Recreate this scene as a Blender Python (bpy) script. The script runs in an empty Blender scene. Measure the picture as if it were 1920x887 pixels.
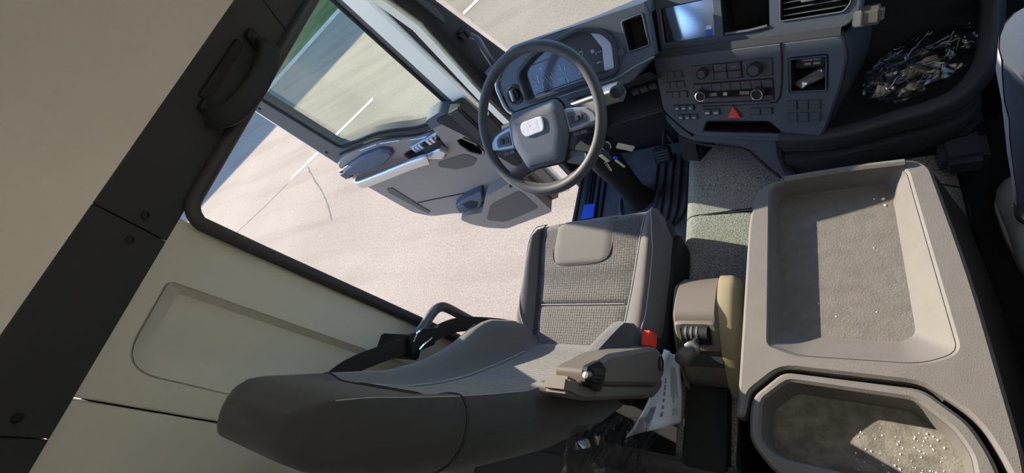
import bpy, bmesh, math, random
from mathutils import Matrix, Vector, noise
from mathutils.geometry import tessellate_polygon
random.seed(7)
PI = math.pi
R = math.radians
V = Vector
scene = bpy.context.scene
col = scene.collection

# ------------------------------------------------------------------ camera
# vehicle frame: X to the passenger side, Y forward, Z up, cab floor at z = 0
def cam_axes(yaw, pitch, roll):
    a, b, g = R(yaw), R(pitch), R(roll)
    f = V((math.sin(a)*math.cos(b), math.cos(a)*math.cos(b), -math.sin(b)))
    r0 = V((math.cos(a), -math.sin(a), 0)); u0 = r0.cross(f)
    return math.cos(g)*r0+math.sin(g)*u0, -math.sin(g)*r0+math.cos(g)*u0, f
cr, cu, cf = cam_axes(-56.5, 41.7, -52.8)
cd = bpy.data.cameras.new('camera'); cam = bpy.data.objects.new('camera', cd); col.objects.link(cam)
cam.matrix_world = Matrix(((cr.x, cu.x, -cf.x, .10), (cr.y, cu.y, -cf.y, 0), (cr.z, cu.z, -cf.z, 1.60), (0, 0, 0, 1)))
cd.sensor_width = 36; cd.lens = 842/1920*36; cd.clip_start = .02; cd.clip_end = 400
scene.camera = cam

# ------------------------------------------------------------------ light
SUN = V((1, -.31, -.58)).normalized()
sd = bpy.data.lights.new('sun', 'SUN'); sd.energy = 8.5; sd.angle = R(.55); sd.color = (1, .88, .71)
sun = bpy.data.objects.new('sun', sd); col.objects.link(sun)
sun.rotation_euler = SUN.to_track_quat('-Z', 'Y').to_euler()
w = bpy.data.worlds.new('sky'); scene.world = w; w.use_nodes = True
nt = w.node_tree; nt.nodes.clear()
sky = nt.nodes.new('ShaderNodeTexSky'); sky.sky_type = 'NISHITA'; sky.sun_disc = False
sky.sun_elevation = R(29); sky.sun_rotation = R(-73); sky.altitude = 100; sky.dust_density = .3; sky.ozone_density = 4
bg = nt.nodes.new('ShaderNodeBackground'); bg.inputs['Strength'].default_value = .42
wo = nt.nodes.new('ShaderNodeOutputWorld')
nt.links.new(sky.outputs[0], bg.inputs[0]); nt.links.new(bg.outputs[0], wo.inputs[0])
vs = scene.view_settings
vs.view_transform = 'Standard'; vs.look = 'None'; vs.gamma = 1; vs.use_curve_mapping = False; vs.exposure = .55

try:
    scene.cycles.diffuse_bounces = 8; scene.cycles.max_bounces = 16; scene.cycles.transparent_max_bounces = 24
except Exception: pass

# ------------------------------------------------------------------ materials
MATS = {}
def mat(name, c, rough=.6, spec=.4, metal=0, bump=0, bscale=200, var=0, vscale=8, c2=None, coat=0, sheen=0):
    m = bpy.data.materials.new(name); MATS[name] = m; m.use_nodes = True
    n = m.node_tree.nodes; l = m.node_tree.links; b = n['Principled BSDF']
    b.inputs['Base Color'].default_value = (*c, 1); b.inputs['Roughness'].default_value = rough
    b.inputs['Specular IOR Level'].default_value = spec; b.inputs['Metallic'].default_value = metal
    b.inputs['Coat Weight'].default_value = coat; b.inputs['Sheen Weight'].default_value = sheen
    tc = n.new('ShaderNodeTexCoord')
    if var or c2:
        t = n.new('ShaderNodeTexNoise'); t.inputs['Scale'].default_value = vscale; t.inputs['Detail'].default_value = 6
        l.new(tc.outputs['Object'], t.inputs['Vector'])
        r = n.new('ShaderNodeValToRGB'); r.color_ramp.elements[0].position = .35; r.color_ramp.elements[1].position = .65
        a = c if c2 else tuple(x*(1-var) for x in c); d = c2 or tuple(x*(1+var) for x in c)
        r.color_ramp.elements[0].color = (*a, 1); r.color_ramp.elements[1].color = (*d, 1)
        l.new(t.outputs['Fac'], r.inputs['Fac']); l.new(r.outputs['Color'], b.inputs['Base Color'])
    if bump:
        t = n.new('ShaderNodeTexNoise'); t.inputs['Scale'].default_value = bscale; t.inputs['Detail'].default_value = 3
        l.new(tc.outputs['Object'], t.inputs['Vector'])
        bp = n.new('ShaderNodeBump'); bp.inputs['Strength'].default_value = bump; bp.inputs['Distance'].default_value = .002
        l.new(t.outputs['Fac'], bp.inputs['Height']); l.new(bp.outputs['Normal'], b.inputs['Normal'])
    return m
def weave(name, c, c2, scale):
    m = mat(name, c, .85, .2, sheen=.25); n = m.node_tree.nodes; l = m.node_tree.links; b = n['Principled BSDF']
    tc = n.new('ShaderNodeTexCoord'); mp = n.new('ShaderNodeMapping'); mp.inputs['Scale'].default_value = (1, 1, .8)
    l.new(tc.outputs['Object'], mp.inputs['Vector'])
    vo = n.new('ShaderNodeTexVoronoi'); vo.feature = 'F1'; vo.inputs['Scale'].default_value = scale; vo.inputs['Randomness'].default_value = .25
    l.new(mp.outputs['Vector'], vo.inputs['Vector'])
    r = n.new('ShaderNodeValToRGB'); r.color_ramp.elements[0].position = .15; r.color_ramp.elements[1].position = .6
    r.color_ramp.elements[0].color = (*c2, 1); r.color_ramp.elements[1].color = (*c, 1)
    l.new(vo.outputs['Distance'], r.inputs['Fac']); l.new(r.outputs['Color'], b.inputs['Base Color'])
    bp = n.new('ShaderNodeBump'); bp.inputs['Strength'].default_value = .5; bp.inputs['Distance'].default_value = .003; bp.invert = True
    l.new(vo.outputs['Distance'], bp.inputs['Height']); l.new(bp.outputs['Normal'], b.inputs['Normal'])
    return m
def glass(name, tint, refl=.06, rough=.02, bumpy=0, crinkle=0, fk=.5):
    m = bpy.data.materials.new(name); MATS[name] = m; m.use_nodes = True
    n = m.node_tree.nodes; l = m.node_tree.links; n.clear()
    o = n.new('ShaderNodeOutputMaterial'); mx = n.new('ShaderNodeMixShader'); t = n.new('ShaderNodeBsdfTransparent'); g = n.new('ShaderNodeBsdfGlossy')
    t.inputs['Color'].default_value = (*tint, 1); g.inputs['Roughness'].default_value = rough
    fr = n.new('ShaderNodeLayerWeight'); fr.inputs['Blend'].default_value = .25
    mu = n.new('ShaderNodeMath'); mu.operation = 'MULTIPLY_ADD'; mu.inputs[1].default_value = fk; mu.inputs[2].default_value = refl
    l.new(fr.outputs['Fresnel'], mu.inputs[0]); l.new(mu.outputs[0], mx.inputs['Fac'])
    l.new(t.outputs[0], mx.inputs[1]); l.new(g.outputs[0], mx.inputs[2]); l.new(mx.outputs[0], o.inputs['Surface'])
    if crinkle:
        tc = n.new('ShaderNodeTexCoord'); no = n.new('ShaderNodeTexVoronoi'); no.inputs['Scale'].default_value = bumpy
        l.new(tc.outputs['Object'], no.inputs['Vector'])
        bp = n.new('ShaderNodeBump'); bp.inputs['Strength'].default_value = crinkle; bp.inputs['Distance'].default_value = .02
        l.new(no.outputs['Distance'], bp.inputs['Height']); l.new(bp.outputs['Normal'], g.inputs['Normal']); l.new(bp.outputs['Normal'], fr.inputs['Normal'])
    return m

mat('headliner', (.60, .56, .49), .95, .1, bump=.35, bscale=900, var=.04, vscale=3)
mat('wall_panel', (.46, .44, .385), .8, .2, bump=.25, bscale=700)
mat('rail_dark', (.035, .036, .037), .7, .3, bump=.2, bscale=600)
mat('black', (.012, .012, .013), .6, .3)
mat('rubber', (.018, .018, .02), .8, .25)
mat('seal', (.03, .024, .027), .55, .4)
mat('dash', (.064, .077, .106), .58, .4, bump=.22, bscale=900)
mat('dash_dark', (.030, .034, .042), .6, .35, bump=.2, bscale=900)
mat('dash_black', (.012, .013, .015), .65, .3, bump=.2, bscale=700)
mat('button', (.054, .061, .078), .5, .4)
mat('gloss_black', (.01, .011, .013), .12, .6)
mat('silver', (.55, .56, .58), .3, .5, metal=.85)
mat('chrome', (.75, .76, .78), .12, .5, metal=1)
mat('satin', (.30, .32, .36), .35, .5, metal=.5)
mat('white_paint', (.84, .79, .68), .35, .5)
mat('door_trim', (.25, .208, .182), .7, .3, bump=.2, bscale=600)
mat('door_dark', (.105, .092, .085), .7, .3, bump=.2, bscale=500)
mat('arm_pad', (.07, .085, .115), .6, .35)
mat('console', (.128, .120, .113), .6, .35, bump=.35, bscale=500, var=.04, vscale=25)
mat('console_floor', (.125, .118, .108), .75, .25, bump=.6, bscale=300, var=.09, vscale=40)
mat('console_dusty', (.155, .147, .130), .85, .2, bump=.6, bscale=250, var=.25, vscale=45)
mat('console_side', (.020, .020, .021), .65, .3, bump=.2, bscale=500)
mat('knob_grey', (.075, .068, .062), .5, .4, bump=.2, bscale=400)
mat('tan', (.27, .235, .15), .65, .3)
mat('leather', (.035, .036, .040), .55, .4, bump=.2, bscale=600, sheen=.1)
mat('fabric_dark', (.030, .029, .030), .8, .25, bump=.35, bscale=900, sheen=.15)
mat('fabric_grey', (.104, .099, .097), .9, .2, bump=.45, bscale=900, sheen=.2)
mat('fabric_pad', (.125, .117, .108), .85, .2, bump=.3, bscale=900, sheen=.2)
weave('fabric_weave', (.060, .058, .056), (.135, .128, .118), 120)
mat('stitch', (.27, .27, .29), .7, .3)
mat('armrest', (.115, .100, .088), .6, .35, bump=.15, bscale=500)
mat('red_plastic', (.75, .045, .02), .4, .5)
mat('belt', (.022, .019, .020), .7, .3, bump=.3, bscale=700)
mat('metal_bar', (.06, .06, .062), .4, .5, metal=.3)
mat('metal_grey', (.22, .22, .23), .4, .5, metal=.7)
mat('mat_rubber', (.070, .076, .092), .6, .35, var=.25, vscale=12, bump=.2, bscale=300)
mat('floor_black', (.016, .016, .018), .85, .2, bump=.4, bscale=400)
mat('bunk', (.075, .075, .078), .9, .15, bump=.4, bscale=700)
mat('blue_tape', (.01, .09, .62), .45, .4)
mat('paper', (.62, .65, .72), .8, .2)
mat('ink', (.22, .23, .28), .8, .1)
mat('emblem', (.62, .62, .68), .35, .4, bump=.8, bscale=60)
mat('trousers', (.045, .055, .09), .9, .15, bump=.4, bscale=500, sheen=.2)
mat('trouser_panel', (.42, .40, .43), .9, .15, bump=.8, bscale=260)
mat('shoe_white', (.62, .64, .70), .55, .4)
mat('sole', (.70, .70, .72), .6, .3)
mat('skin', (.55, .34, .25), .55, .4)
mat('shirt', (.05, .06, .08), .9, .15)
mat('hair', (.03, .02, .015), .6, .3)
mat('asphalt_line', (.60, .58, .53), .8, .2, var=.1, vscale=6)
mat('brick_wall', (.5, .49, .46), .8, .2, var=.08, vscale=1.5)
mat('roof_metal', (.25, .26, .28), .5, .4)
mat('tag_cream', (.55, .50, .40), .6, .3)
mat('white_print', (.75, .76, .78), .6, .3)
mat('sticker_blue', (.02, .12, .55), .4, .4)
mat('sticker_white', (.7, .78, .88), .4, .4)
mat('screen', (.62, .72, .90), .16, .5, metal=.95)
mat('cluster_lens', (.10, .11, .125), .14, .8, metal=.4)
mat('film_edge', (.55, .6, .7), .25, .6, metal=.3)
glass('window_glass', (.885, .945, .90), .012, fk=.3)
glass('windscreen_glass', (.94, .965, .94), .008, fk=.15)
glass('plastic_film', (.90, .92, .95), .10, .10, bumpy=26, crinkle=1.0, fk=.5)
glass('wrap_film', (.96, .96, .96), .05, .15, bumpy=24, crinkle=1.0, fk=.35)

def glow(name, c, e):
    m = mat(name, c); b = m.node_tree.nodes['Principled BSDF']; b.inputs['Emission Color'].default_value = (*c, 1); b.inputs['Emission Strength'].default_value = e
glow('ceiling_fill_glow', (1, .95, .88), 6)  # emission of the added ceiling fill lights

glow('cove_fill_glow', (.95, .98, 1), 18)  # emission of the added uplights at rear and right

def carpet_mat():
    m = mat('carpet', (.2, .2, .18), .95, .1); n = m.node_tree.nodes; l = m.node_tree.links; b = n['Principled BSDF']
    tc = n.new('ShaderNodeTexCoord'); t = n.new('ShaderNodeTexNoise'); t.inputs['Scale'].default_value = 340; t.inputs['Detail'].default_value = 4
    l.new(tc.outputs['Object'], t.inputs['Vector'])
    r = n.new('ShaderNodeValToRGB'); r.color_ramp.elements[0].position = .38; r.color_ramp.elements[1].position = .62
    r.color_ramp.elements[0].color = (.12, .122, .115, 1); r.color_ramp.elements[1].color = (.40, .40, .38, 1)
    l.new(t.outputs['Fac'], r.inputs['Fac']); l.new(r.outputs['Color'], b.inputs['Base Color'])
    bp = n.new('ShaderNodeBump'); bp.inputs['Strength'].default_value = .6; bp.inputs['Distance'].default_value = .003
    l.new(t.outputs['Fac'], bp.inputs['Height']); l.new(bp.outputs['Normal'], b.inputs['Normal'])
carpet_mat()
def asphalt_mat():
    m = mat('asphalt', (.4, .37, .33), .95, .15); n = m.node_tree.nodes; l = m.node_tree.links; b = n['Principled BSDF']
    tc = n.new('ShaderNodeTexCoord')
    def nz(s, d, dist=0):
        t = n.new('ShaderNodeTexNoise'); t.inputs['Scale'].default_value = s; t.inputs['Detail'].default_value = d; t.inputs['Distortion'].default_value = dist
        l.new(tc.outputs['Object'], t.inputs['Vector']); return t
    a, f = nz(.55, 5, .4), nz(55, 4)
    r = n.new('ShaderNodeValToRGB'); r.color_ramp.elements[0].position = .3; r.color_ramp.elements[1].position = .7
    r.color_ramp.elements[0].color = (.275, .222, .172, 1); r.color_ramp.elements[1].color = (.324, .264, .206, 1)
    l.new(a.outputs['Fac'], r.inputs['Fac'])
    r2 = n.new('ShaderNodeValToRGB'); r2.color_ramp.elements[0].position = .3; r2.color_ramp.elements[1].position = .7
    r2.color_ramp.elements[0].color = (.80, .80, .80, 1); r2.color_ramp.elements[1].color = (1.1, 1.1, 1.1, 1)
    l.new(f.outputs['Fac'], r2.inputs['Fac'])
    mx = n.new('ShaderNodeMixRGB'); mx.blend_type = 'MULTIPLY'; mx.inputs['Fac'].default_value = 1
    l.new(r.outputs['Color'], mx.inputs[1]); l.new(r2.outputs['Color'], mx.inputs[2])
    # worn tyre streaks: stretched noise
    mp = n.new('ShaderNodeMapping'); mp.inputs['Rotation'].default_value = (0, 0, R(-34)); mp.inputs['Scale'].default_value = (.12, 1.6, 1)
    l.new(tc.outputs['Object'], mp.inputs['Vector'])
    st = n.new('ShaderNodeTexNoise'); st.inputs['Scale'].default_value = 1.4; st.inputs['Detail'].default_value = 5
    l.new(mp.outputs['Vector'], st.inputs['Vector'])
    r3 = n.new('ShaderNodeValToRGB'); r3.color_ramp.elements[0].position = .36; r3.color_ramp.elements[1].position = .5
    r3.color_ramp.elements[0].color = (.88, .87, .86, 1); r3.color_ramp.elements[1].color = (1, 1, 1, 1)
    l.new(st.outputs['Fac'], r3.inputs['Fac'])
    m2 = n.new('ShaderNodeMixRGB'); m2.blend_type = 'MULTIPLY'; m2.inputs['Fac'].default_value = 1
    l.new(mx.outputs[0], m2.inputs[1]); l.new(r3.outputs['Color'], m2.inputs[2]); l.new(m2.outputs[0], b.inputs['Base Color'])
    bp = n.new('ShaderNodeBump'); bp.inputs['Strength'].default_value = .3; bp.inputs['Distance'].default_value = .01
    l.new(f.outputs['Fac'], bp.inputs['Height']); l.new(bp.outputs['Normal'], b.inputs['Normal'])
asphalt_mat()
mat('grass', (.07, .12, .03), .95, .1, c2=(.16, .20, .07), vscale=1.2, bump=1, bscale=8)
mat('crack', (.15, .135, .12), .95, .1)

# ------------------------------------------------------------------ helpers
def T(o, label=None, cat=None, group=None, kind=None):
    if label: o['label'] = label
    if cat: o['category'] = cat
    if group: o['group'] = group
    if kind: o['kind'] = kind
    return o
def empty(name, loc=(0, 0, 0), label=None, cat=None, kind=None, group=None):
    o = bpy.data.objects.new(name, None); o.location = loc; o.empty_display_size = .05; col.objects.link(o)
    return T(o, label, cat, group, kind)
def adopt(o, p):
    if p is None: return
    o.parent = p
    o.matrix_parent_inverse = Matrix.Translation(-V(p.location)) if p.type == 'EMPTY' else p.matrix_basis.inverted()
def finish(name, bm, m, parent=None, smooth=35, sub=0, label=None, recalc=True):
    if recalc: bmesh.ops.recalc_face_normals(bm, faces=bm.faces)
    me = bpy.data.meshes.new(name); bm.to_mesh(me); bm.free()
    return link(name, me, m, parent, smooth, sub, label)
def link(name, me, m, parent=None, smooth=35, sub=0, label=None):
    if m and not me.materials: me.materials.append(MATS[m])
    if smooth:
        me.shade_smooth()
        if smooth < 180: me.set_sharp_from_angle(angle=R(smooth))
    o = bpy.data.objects.new(name, me); col.objects.link(o); adopt(o, parent)
    if sub:
        s = o.modifiers.new('sub', 'SUBSURF'); s.levels = sub; s.render_levels = sub
    if label: o['label'] = label
    return o
def mesh(name, vs, fs, m, parent=None, smooth=35, sub=0, label=None):
    bm = bmesh.new(); bv = [bm.verts.new(v) for v in vs]
    for f in fs:
        try: bm.faces.new([bv[i] for i in f])
        except ValueError: pass
    return finish(name, bm, m, parent, smooth, sub, label)
class Fr:                                   # a local frame: o + u*U + v*W + d*N
    def __init__(s, o, U, W, N): s.o, s.U, s.W, s.N = V(o), V(U), V(W), V(N)
    def p(s, u, v, d=0): return s.o+s.U*u+s.W*v+s.N*d
    def mx(s, u=0, v=0, d=0):
        q = s.p(u, v, d); return Matrix(((s.U.x, s.W.x, s.N.x, q.x), (s.U.y, s.W.y, s.N.y, q.y), (s.U.z, s.W.z, s.N.z, q.z), (0, 0, 0, 1)))
def panel_frame(o, psi, t):
    s, t = R(psi), R(t); U = V((math.cos(s), -math.sin(s), 0)); n0 = V((-math.sin(s), -math.cos(s), 0))
    W = V((0, 0, math.cos(t)))-n0*math.sin(t); return Fr(o, U, W, U.cross(W))
XY = Fr((0, 0, 0), (1, 0, 0), (0, 1, 0), (0, 0, 1))
YZ = Fr((0, 0, 0), (0, 1, 0), (0, 0, 1), (1, 0, 0))
XZ = Fr((0, 0, 0), (1, 0, 0), (0, 0, 1), (0, -1, 0))
def rnd(pts, r, n=4):                       # round the corners of a 2D polygon
    out = []; N = len(pts); rr = r if isinstance(r, (list, tuple)) else [r]*N
    for i in range(N):
        p, a, b = V(pts[i]), V(pts[i-1]), V(pts[(i+1) % N]); q = rr[i]
        da, db = (a-p), (b-p); k = min(q, da.length*.48, db.length*.48)
        if k < 1e-5: out.append(tuple(p)); continue
        s, e = p+da.normalized()*k, p+db.normalized()*k
        for j in range(n+1):
            t = j/n; out.append(tuple((1-t)**2*s+2*t*(1-t)*p+t*t*e))
    return out
def rect(u0, v0, u1, v1, r=0, n=4):
    q = [(u0, v0), (u1, v0), (u1, v1), (u0, v1)]; return rnd(q, r, n) if r else q
def area(p): return sum(p[i-1][0]*p[i][1]-p[i][0]*p[i-1][1] for i in range(len(p)))/2
def offset(p, c):                           # positive c shrinks a ccw polygon
    out = []; N = len(p)
    for i in range(N):
        a, b, d = V(p[i-1]), V(p[i]), V(p[(i+1) % N])
        e1, e2 = (b-a), (d-b)
        if e1.length < 1e-7 or e2.length < 1e-7: out.append(p[i]); continue
        e1.normalize(); e2.normalize(); n1, n2 = V((-e1.y, e1.x)), V((-e2.y, e2.x)); m = n1+n2
        k = max(m.dot(n1), .3); out.append(tuple(b+m*(c/k)))
    return out
def plate(name, fr, outer, d0, d1, m, parent=None, holes=(), ch=.002, smooth=35, label=None, bevel_back=False):
    """slab with holes: front at d1 (chamfered by ch), back at d0"""
    loops = [list(outer) if area(outer) > 0 else list(outer)[::-1]]
    for h in holes: loops.append(list(h)[::-1] if area(h) > 0 else list(h))
    bm = bmesh.new(); front, mid, back = [], [], []
    for lp in loops:
        fo = offset(lp, ch) if ch else lp
        front.append([bm.verts.new(fr.p(x, y, d1)) for x, y in fo])
        mid.append([bm.verts.new(fr.p(x, y, d1-ch)) for x, y in lp] if ch else front[-1])
        back.append([bm.verts.new(fr.p(x, y, d0)) for x, y in lp])
    def fill(lps, get):
        tri = tessellate_polygon([[V((*q, 0)) for q in lp] for lp in get])
        flat = [v for lp in lps for v in lp]
        for t in tri:
            try: bm.faces.new([flat[i] for i in t])
            except ValueError: pass
    fill(front, [offset(lp, ch) if ch else lp for lp in loops]); fill(back, loops)
    for F, Mi, B in zip(front, mid, back):
        N = len(F)
        for i in range(N):
            j = (i+1) % N
            if ch: bm.faces.new((F[i], Mi[i], Mi[j], F[j]))
            bm.faces.new((Mi[i], B[i], B[j], Mi[j]))
    return finish(name, bm, m, parent, smooth, label=label)
def box(name, lo, hi, m, parent=None, bev=.004, fr=XY, seg=2, smooth=35, label=None):
    bm = bmesh.new(); bmesh.ops.create_cube(bm, size=1)
    for v in bm.verts:
        c = [(lo[i]+hi[i])/2+v.co[i]*(hi[i]-lo[i]) for i in range(3)]; v.co = fr.p(*c)
    if bev: bmesh.ops.bevel(bm, geom=bm.edges[:], offset=bev, segments=seg, affect='EDGES', clamp_overlap=True)
    return finish(name, bm, m, parent, smooth, label=label)
def loft(name, rings, m, parent=None, caps=True, closed=True, smooth=50, sub=0, label=None, ends=(True, True)):
    bm = bmesh.new(); rv = [[bm.verts.new(p) for p in r] for r in rings]; n = len(rings[0])
    for a, b in zip(rv, rv[1:]):
        for i in range(n if closed else n-1):
            j = (i+1) % n; bm.faces.new((a[i], a[j], b[j], b[i]))
    if caps:
        if ends[0]: bm.faces.new(rv[0])
        if ends[1]: bm.faces.new(rv[-1])
    return finish(name, bm, m, parent, smooth, sub, label)
def spline(pts, n=6):                       # Catmull-Rom
    P = [V(p) for p in pts]; out = []
    for i in range(len(P)-1):
        a, b, c, d = P[max(i-1, 0)], P[i], P[i+1], P[min(i+2, len(P)-1)]
        for j in range(n):
            t = j/n; out.append(.5*((2*b)+(c-a)*t+(2*a-5*b+4*c-d)*t*t+(3*b-a-3*c+d)*t**3))
    return out+[P[-1]]
def sweep(name, pts, prof, m, parent=None, closed=False, up=(0, 0, 1), smooth=50, label=None, taper=None):
    """sweep a closed 2D profile (side, up) along pts"""
    P = [V(p) for p in pts]; rings = []; N = len(P); u0 = V(up)
    for i in range(N):
        if closed: t = P[(i+1) % N]-P[i-1]
        else: t = P[min(i+1, N-1)]-P[max(i-1, 0)]
        t.normalize(); s = t.cross(u0)
        if s.length < 1e-4: s = t.cross(V((0, 1, .01)))
        s.normalize(); uu = s.cross(t); k = taper(i/(N-1)) if taper else 1
        if not closed: u0 = uu
        rings.append([P[i]+s*a*k+uu*b*k for a, b in prof])
    if closed: rings.append(rings[0])
    if closed:
        bm = bmesh.new(); rv = [[bm.verts.new(p) for p in r] for r in rings[:-1]]; n = len(prof)
        for q in range(len(rv)):
            a, b = rv[q], rv[(q+1) % len(rv)]
            for i in range(n): bm.faces.new((a[i], a[(i+1) % n], b[(i+1) % n], b[i]))
        return finish(name, bm, m, parent, smooth, label=label)
    return loft(name, rings, m, parent, smooth=smooth, label=label)
def circ(r, n=10, ry=None): return [(r*math.cos(2*PI*i/n), (ry or r)*math.sin(2*PI*i/n)) for i in range(n)]
def tube(name, pts, r, m, parent=None, n=10, k=5, closed=False, label=None, taper=None, ry=None):
    P = spline(pts, k) if k and not closed else [V(p) for p in pts]
    return sweep(name, P, circ(r, n, ry), m, parent, closed, label=label, taper=taper)
def lathe(name, fr, prof, m, parent=None, n=24, u=0, v=0, smooth=40, label=None):
    """prof: list of (radius, d) along the frame's normal"""
    rings = []
    for r, d in prof: rings.append([fr.p(u+r*math.cos(2*PI*i/n), v+r*math.sin(2*PI*i/n), d) for i in range(n)])
    return loft(name, rings, m, parent, smooth=smooth, label=label)
BTN = {}
def button(name, fr, u, v, w, h, d, m, parent, base=0, label=None, bev=.0015):
    key = (round(w, 4), round(h, 4), round(d, 4), m, bev)
    if key not in BTN:
        bm = bmesh.new(); bmesh.ops.create_cube(bm, size=1)
        for q in bm.verts: q.co = V((q.co.x*w, q.co.y*h, (q.co.z+.5)*d))
        bmesh.ops.bevel(bm, geom=bm.edges[:], offset=bev, segments=1, affect='EDGES')
        me = bpy.data.meshes.new(name); bm.to_mesh(me); bm.free(); me.materials.append(MATS[m]); BTN[key] = me
    o = bpy.data.objects.new(name, BTN[key]); col.objects.link(o); adopt(o, parent); o.matrix_basis = fr.mx(u, v, base)
    if label: o['label'] = label
    return o
def basin(name, fr, top, bot, depth, m, parent=None, d0=0, label=None, smooth=35, floor=True):
    n = len(top); r0 = [fr.p(x, y, d0) for x, y in top]; r1 = [fr.p(x, y, d0-depth) for x, y in bot]
    bm = bmesh.new(); a = [bm.verts.new(p) for p in r0]; b = [bm.verts.new(p) for p in r1]
    for i in range(n): bm.faces.new((a[i], a[(i+1) % n], b[(i+1) % n], b[i]))
    if floor: bm.faces.new(b)
    bmesh.ops.recalc_face_normals(bm, faces=bm.faces)
    bmesh.ops.reverse_faces(bm, faces=bm.faces)
    return finish(name, bm, m, parent, smooth, label=label, recalc=False)
def text(name, s, fr, u, v, size, m, parent, d=.0006):
    c = bpy.data.curves.new(name, 'FONT'); c.body = s; c.size = size; c.align_x = 'CENTER'; c.align_y = 'CENTER'; c.extrude = .0002
    o = bpy.data.objects.new(name, c); col.objects.link(o); bpy.context.view_layer.update()
    me = bpy.data.meshes.new_from_object(o.evaluated_get(bpy.context.evaluated_depsgraph_get()))
    bpy.data.objects.remove(o); bpy.data.curves.remove(c); me.materials.clear(); me.materials.append(MATS[m])
    o = bpy.data.objects.new(name, me); col.objects.link(o); adopt(o, parent); o.matrix_basis = fr.mx(u, v, d); return o
def lerp(tab, x):
    if x <= tab[0][0]: return tab[0][1]
    for (a, p), (b, q) in zip(tab, tab[1:]):
        if x <= b:
            t = (x-a)/(b-a); t = t*t*(3-2*t) if False else t; return p+(q-p)*t
    return tab[-1][1]
def sstep(a, b, x):
    t = max(0, min(1, (x-a)/(b-a))); return t*t*(3-2*t)
def copy_tree(o, delta, parent=None):
    c = o.copy(); col.objects.link(c)
    if parent is None: c.location = V(o.location)+V(delta)
    else: c.parent = parent; c.matrix_parent_inverse = o.matrix_parent_inverse.copy()
    for ch in [x for x in bpy.data.objects if x.parent == o]: copy_tree(ch, delta, c)
    return c

# ================================================================== ground outside
GZ = -1.35
def flat(name, pts, z, m, parent=None, th=.004):
    return plate(name, Fr((0, 0, z), (1, 0, 0), (0, 1, 0), (0, 0, 1)), pts, -th, 0, m, parent, ch=0, smooth=0)
g = flat('ground', [(-90, -90), (90, -90), (90, 90), (-90, 90)], GZ, 'asphalt', th=.2); T(g, 'pale sunlit asphalt yard outside the cab', 'ground', kind='structure')
E0 = V((-16, 4, 0)); ED = V((.826, .563, 0)); EN = V((-.563, .826, 0))       # a line across the yard, its direction and the outward normal
gp = lambda a, b: tuple((E0+ED*a+EN*b).xy)
gr = flat('grass_verge', [gp(-60, 3.5), gp(60, 3.5), gp(60, 9.6), gp(-60, 9.6)], GZ+.02, 'grass', th=.06)
T(gr, 'green grass strip at the far edge of the yard', 'grass', kind='stuff')
kb = box('kerb', (-60, 3.34, 0), (60, 3.5, .08), 'brick_wall', bev=.01, fr=Fr((E0.x, E0.y, GZ), ED, EN, (0, 0, 1)))
T(kb, 'pale concrete kerb in front of the grass strip', 'kerb', kind='structure')
wb = empty('shadow_building', (E0+ED*10+EN*14).to_tuple()[:2]+(GZ,), 'unseen pale building added beyond the grass strip to shade the yard', 'building')  # out of view, added to throw the shadow band onto the asphalt
WF = Fr((E0.x, E0.y, GZ), ED, EN, (0, 0, 1))
box('wall', (-45, 9.8, 0), (45, 24, 6.7), 'brick_wall', wb, bev=.02, fr=WF)
box('roof', (-45.4, 9.5, 6.7), (45.4, 24.4, 6.95), 'roof_metal', wb, bev=.02, fr=WF)
for i in range(8): box('roller_door', (-38+i*10, 9.72, 0), (-34+i*10, 9.83, 4.2), 'satin', wb, bev=.02, fr=WF)
def dash_line(p, q, wd, label):
    p, q = V((*p, 0)), V((*q, 0)); d = (q-p).normalized(); n = V((-d.y, d.x, 0))*wd/2
    o = flat('lane_marking', [(p-n).xy, (q-n).xy, (q+n).xy, (p+n).xy], GZ+.006, 'asphalt_line', th=.003)
    T(o, label, 'road marking', 'white dashes painted on the yard')
dash_line((-9.17, 3.94), (-7.04, 5.32), .12, 'white painted dash on the asphalt crossed by the open door frame')
dash_line((-5.02, 6.48), (-2.9, 7.86), .12, 'white painted dash on the asphalt seen through the windscreen')
dash_line((-13.3, 1.25), (-11.17, 2.65), .12, 'white painted dash on the asphalt near the rear door corner')
def crack(pts, wd, label):
    P = spline([(*p, 0) for p in pts], 10); bm = bmesh.new(); prev = None
    for i, p in enumerate(P):
        t = (P[min(i+1, len(P)-1)]-P[max(i-1, 0)]).normalized(); n = V((-t.y, t.x, 0)); k = wd*(.3+.5*random.random())
        p = p+n*random.uniform(-.012, .012)
        a, b = bm.verts.new((p.x-n.x*k/2, p.y-n.y*k/2, GZ+.003)), bm.verts.new((p.x+n.x*k/2, p.y+n.y*k/2, GZ+.003))
        if prev: bm.faces.new((prev[0], a, b, prev[1]))
        prev = (a, b)
    T(finish('asphalt_crack', bm, 'crack', smooth=0), label, 'crack', kind='stuff')
crack([(-10.9, 2.84), (-9.9, 3.4), (-9.25, 3.85)], .045, 'dark crack in the asphalt running up to a white dash')
crack([(-8.6, 4.1), (-7.9, 3.6), (-7.3, 3.2), (-6.6, 2.6)], .05, 'dark branching crack in the asphalt beside the open door')
crack([(-3.4, 8.5), (-2.6, 7.9), (-1.8, 7.9)], .05, 'thin dark crack in the asphalt seen through the windscreen')

# ================================================================== cab shell
S = lambda o: T(o, kind='structure')
WX = -1.12
fl = plate('floor', XY, [(-1.0, .0), (-1.0, 1.42), (1.0, 1.42), (1.0, .0), (1.1, .0), (1.1, -1.0), (-1.1, -1.0), (-1.1, .0)], -.08, 0, 'floor_black', ch=0); S(fl)
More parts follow.
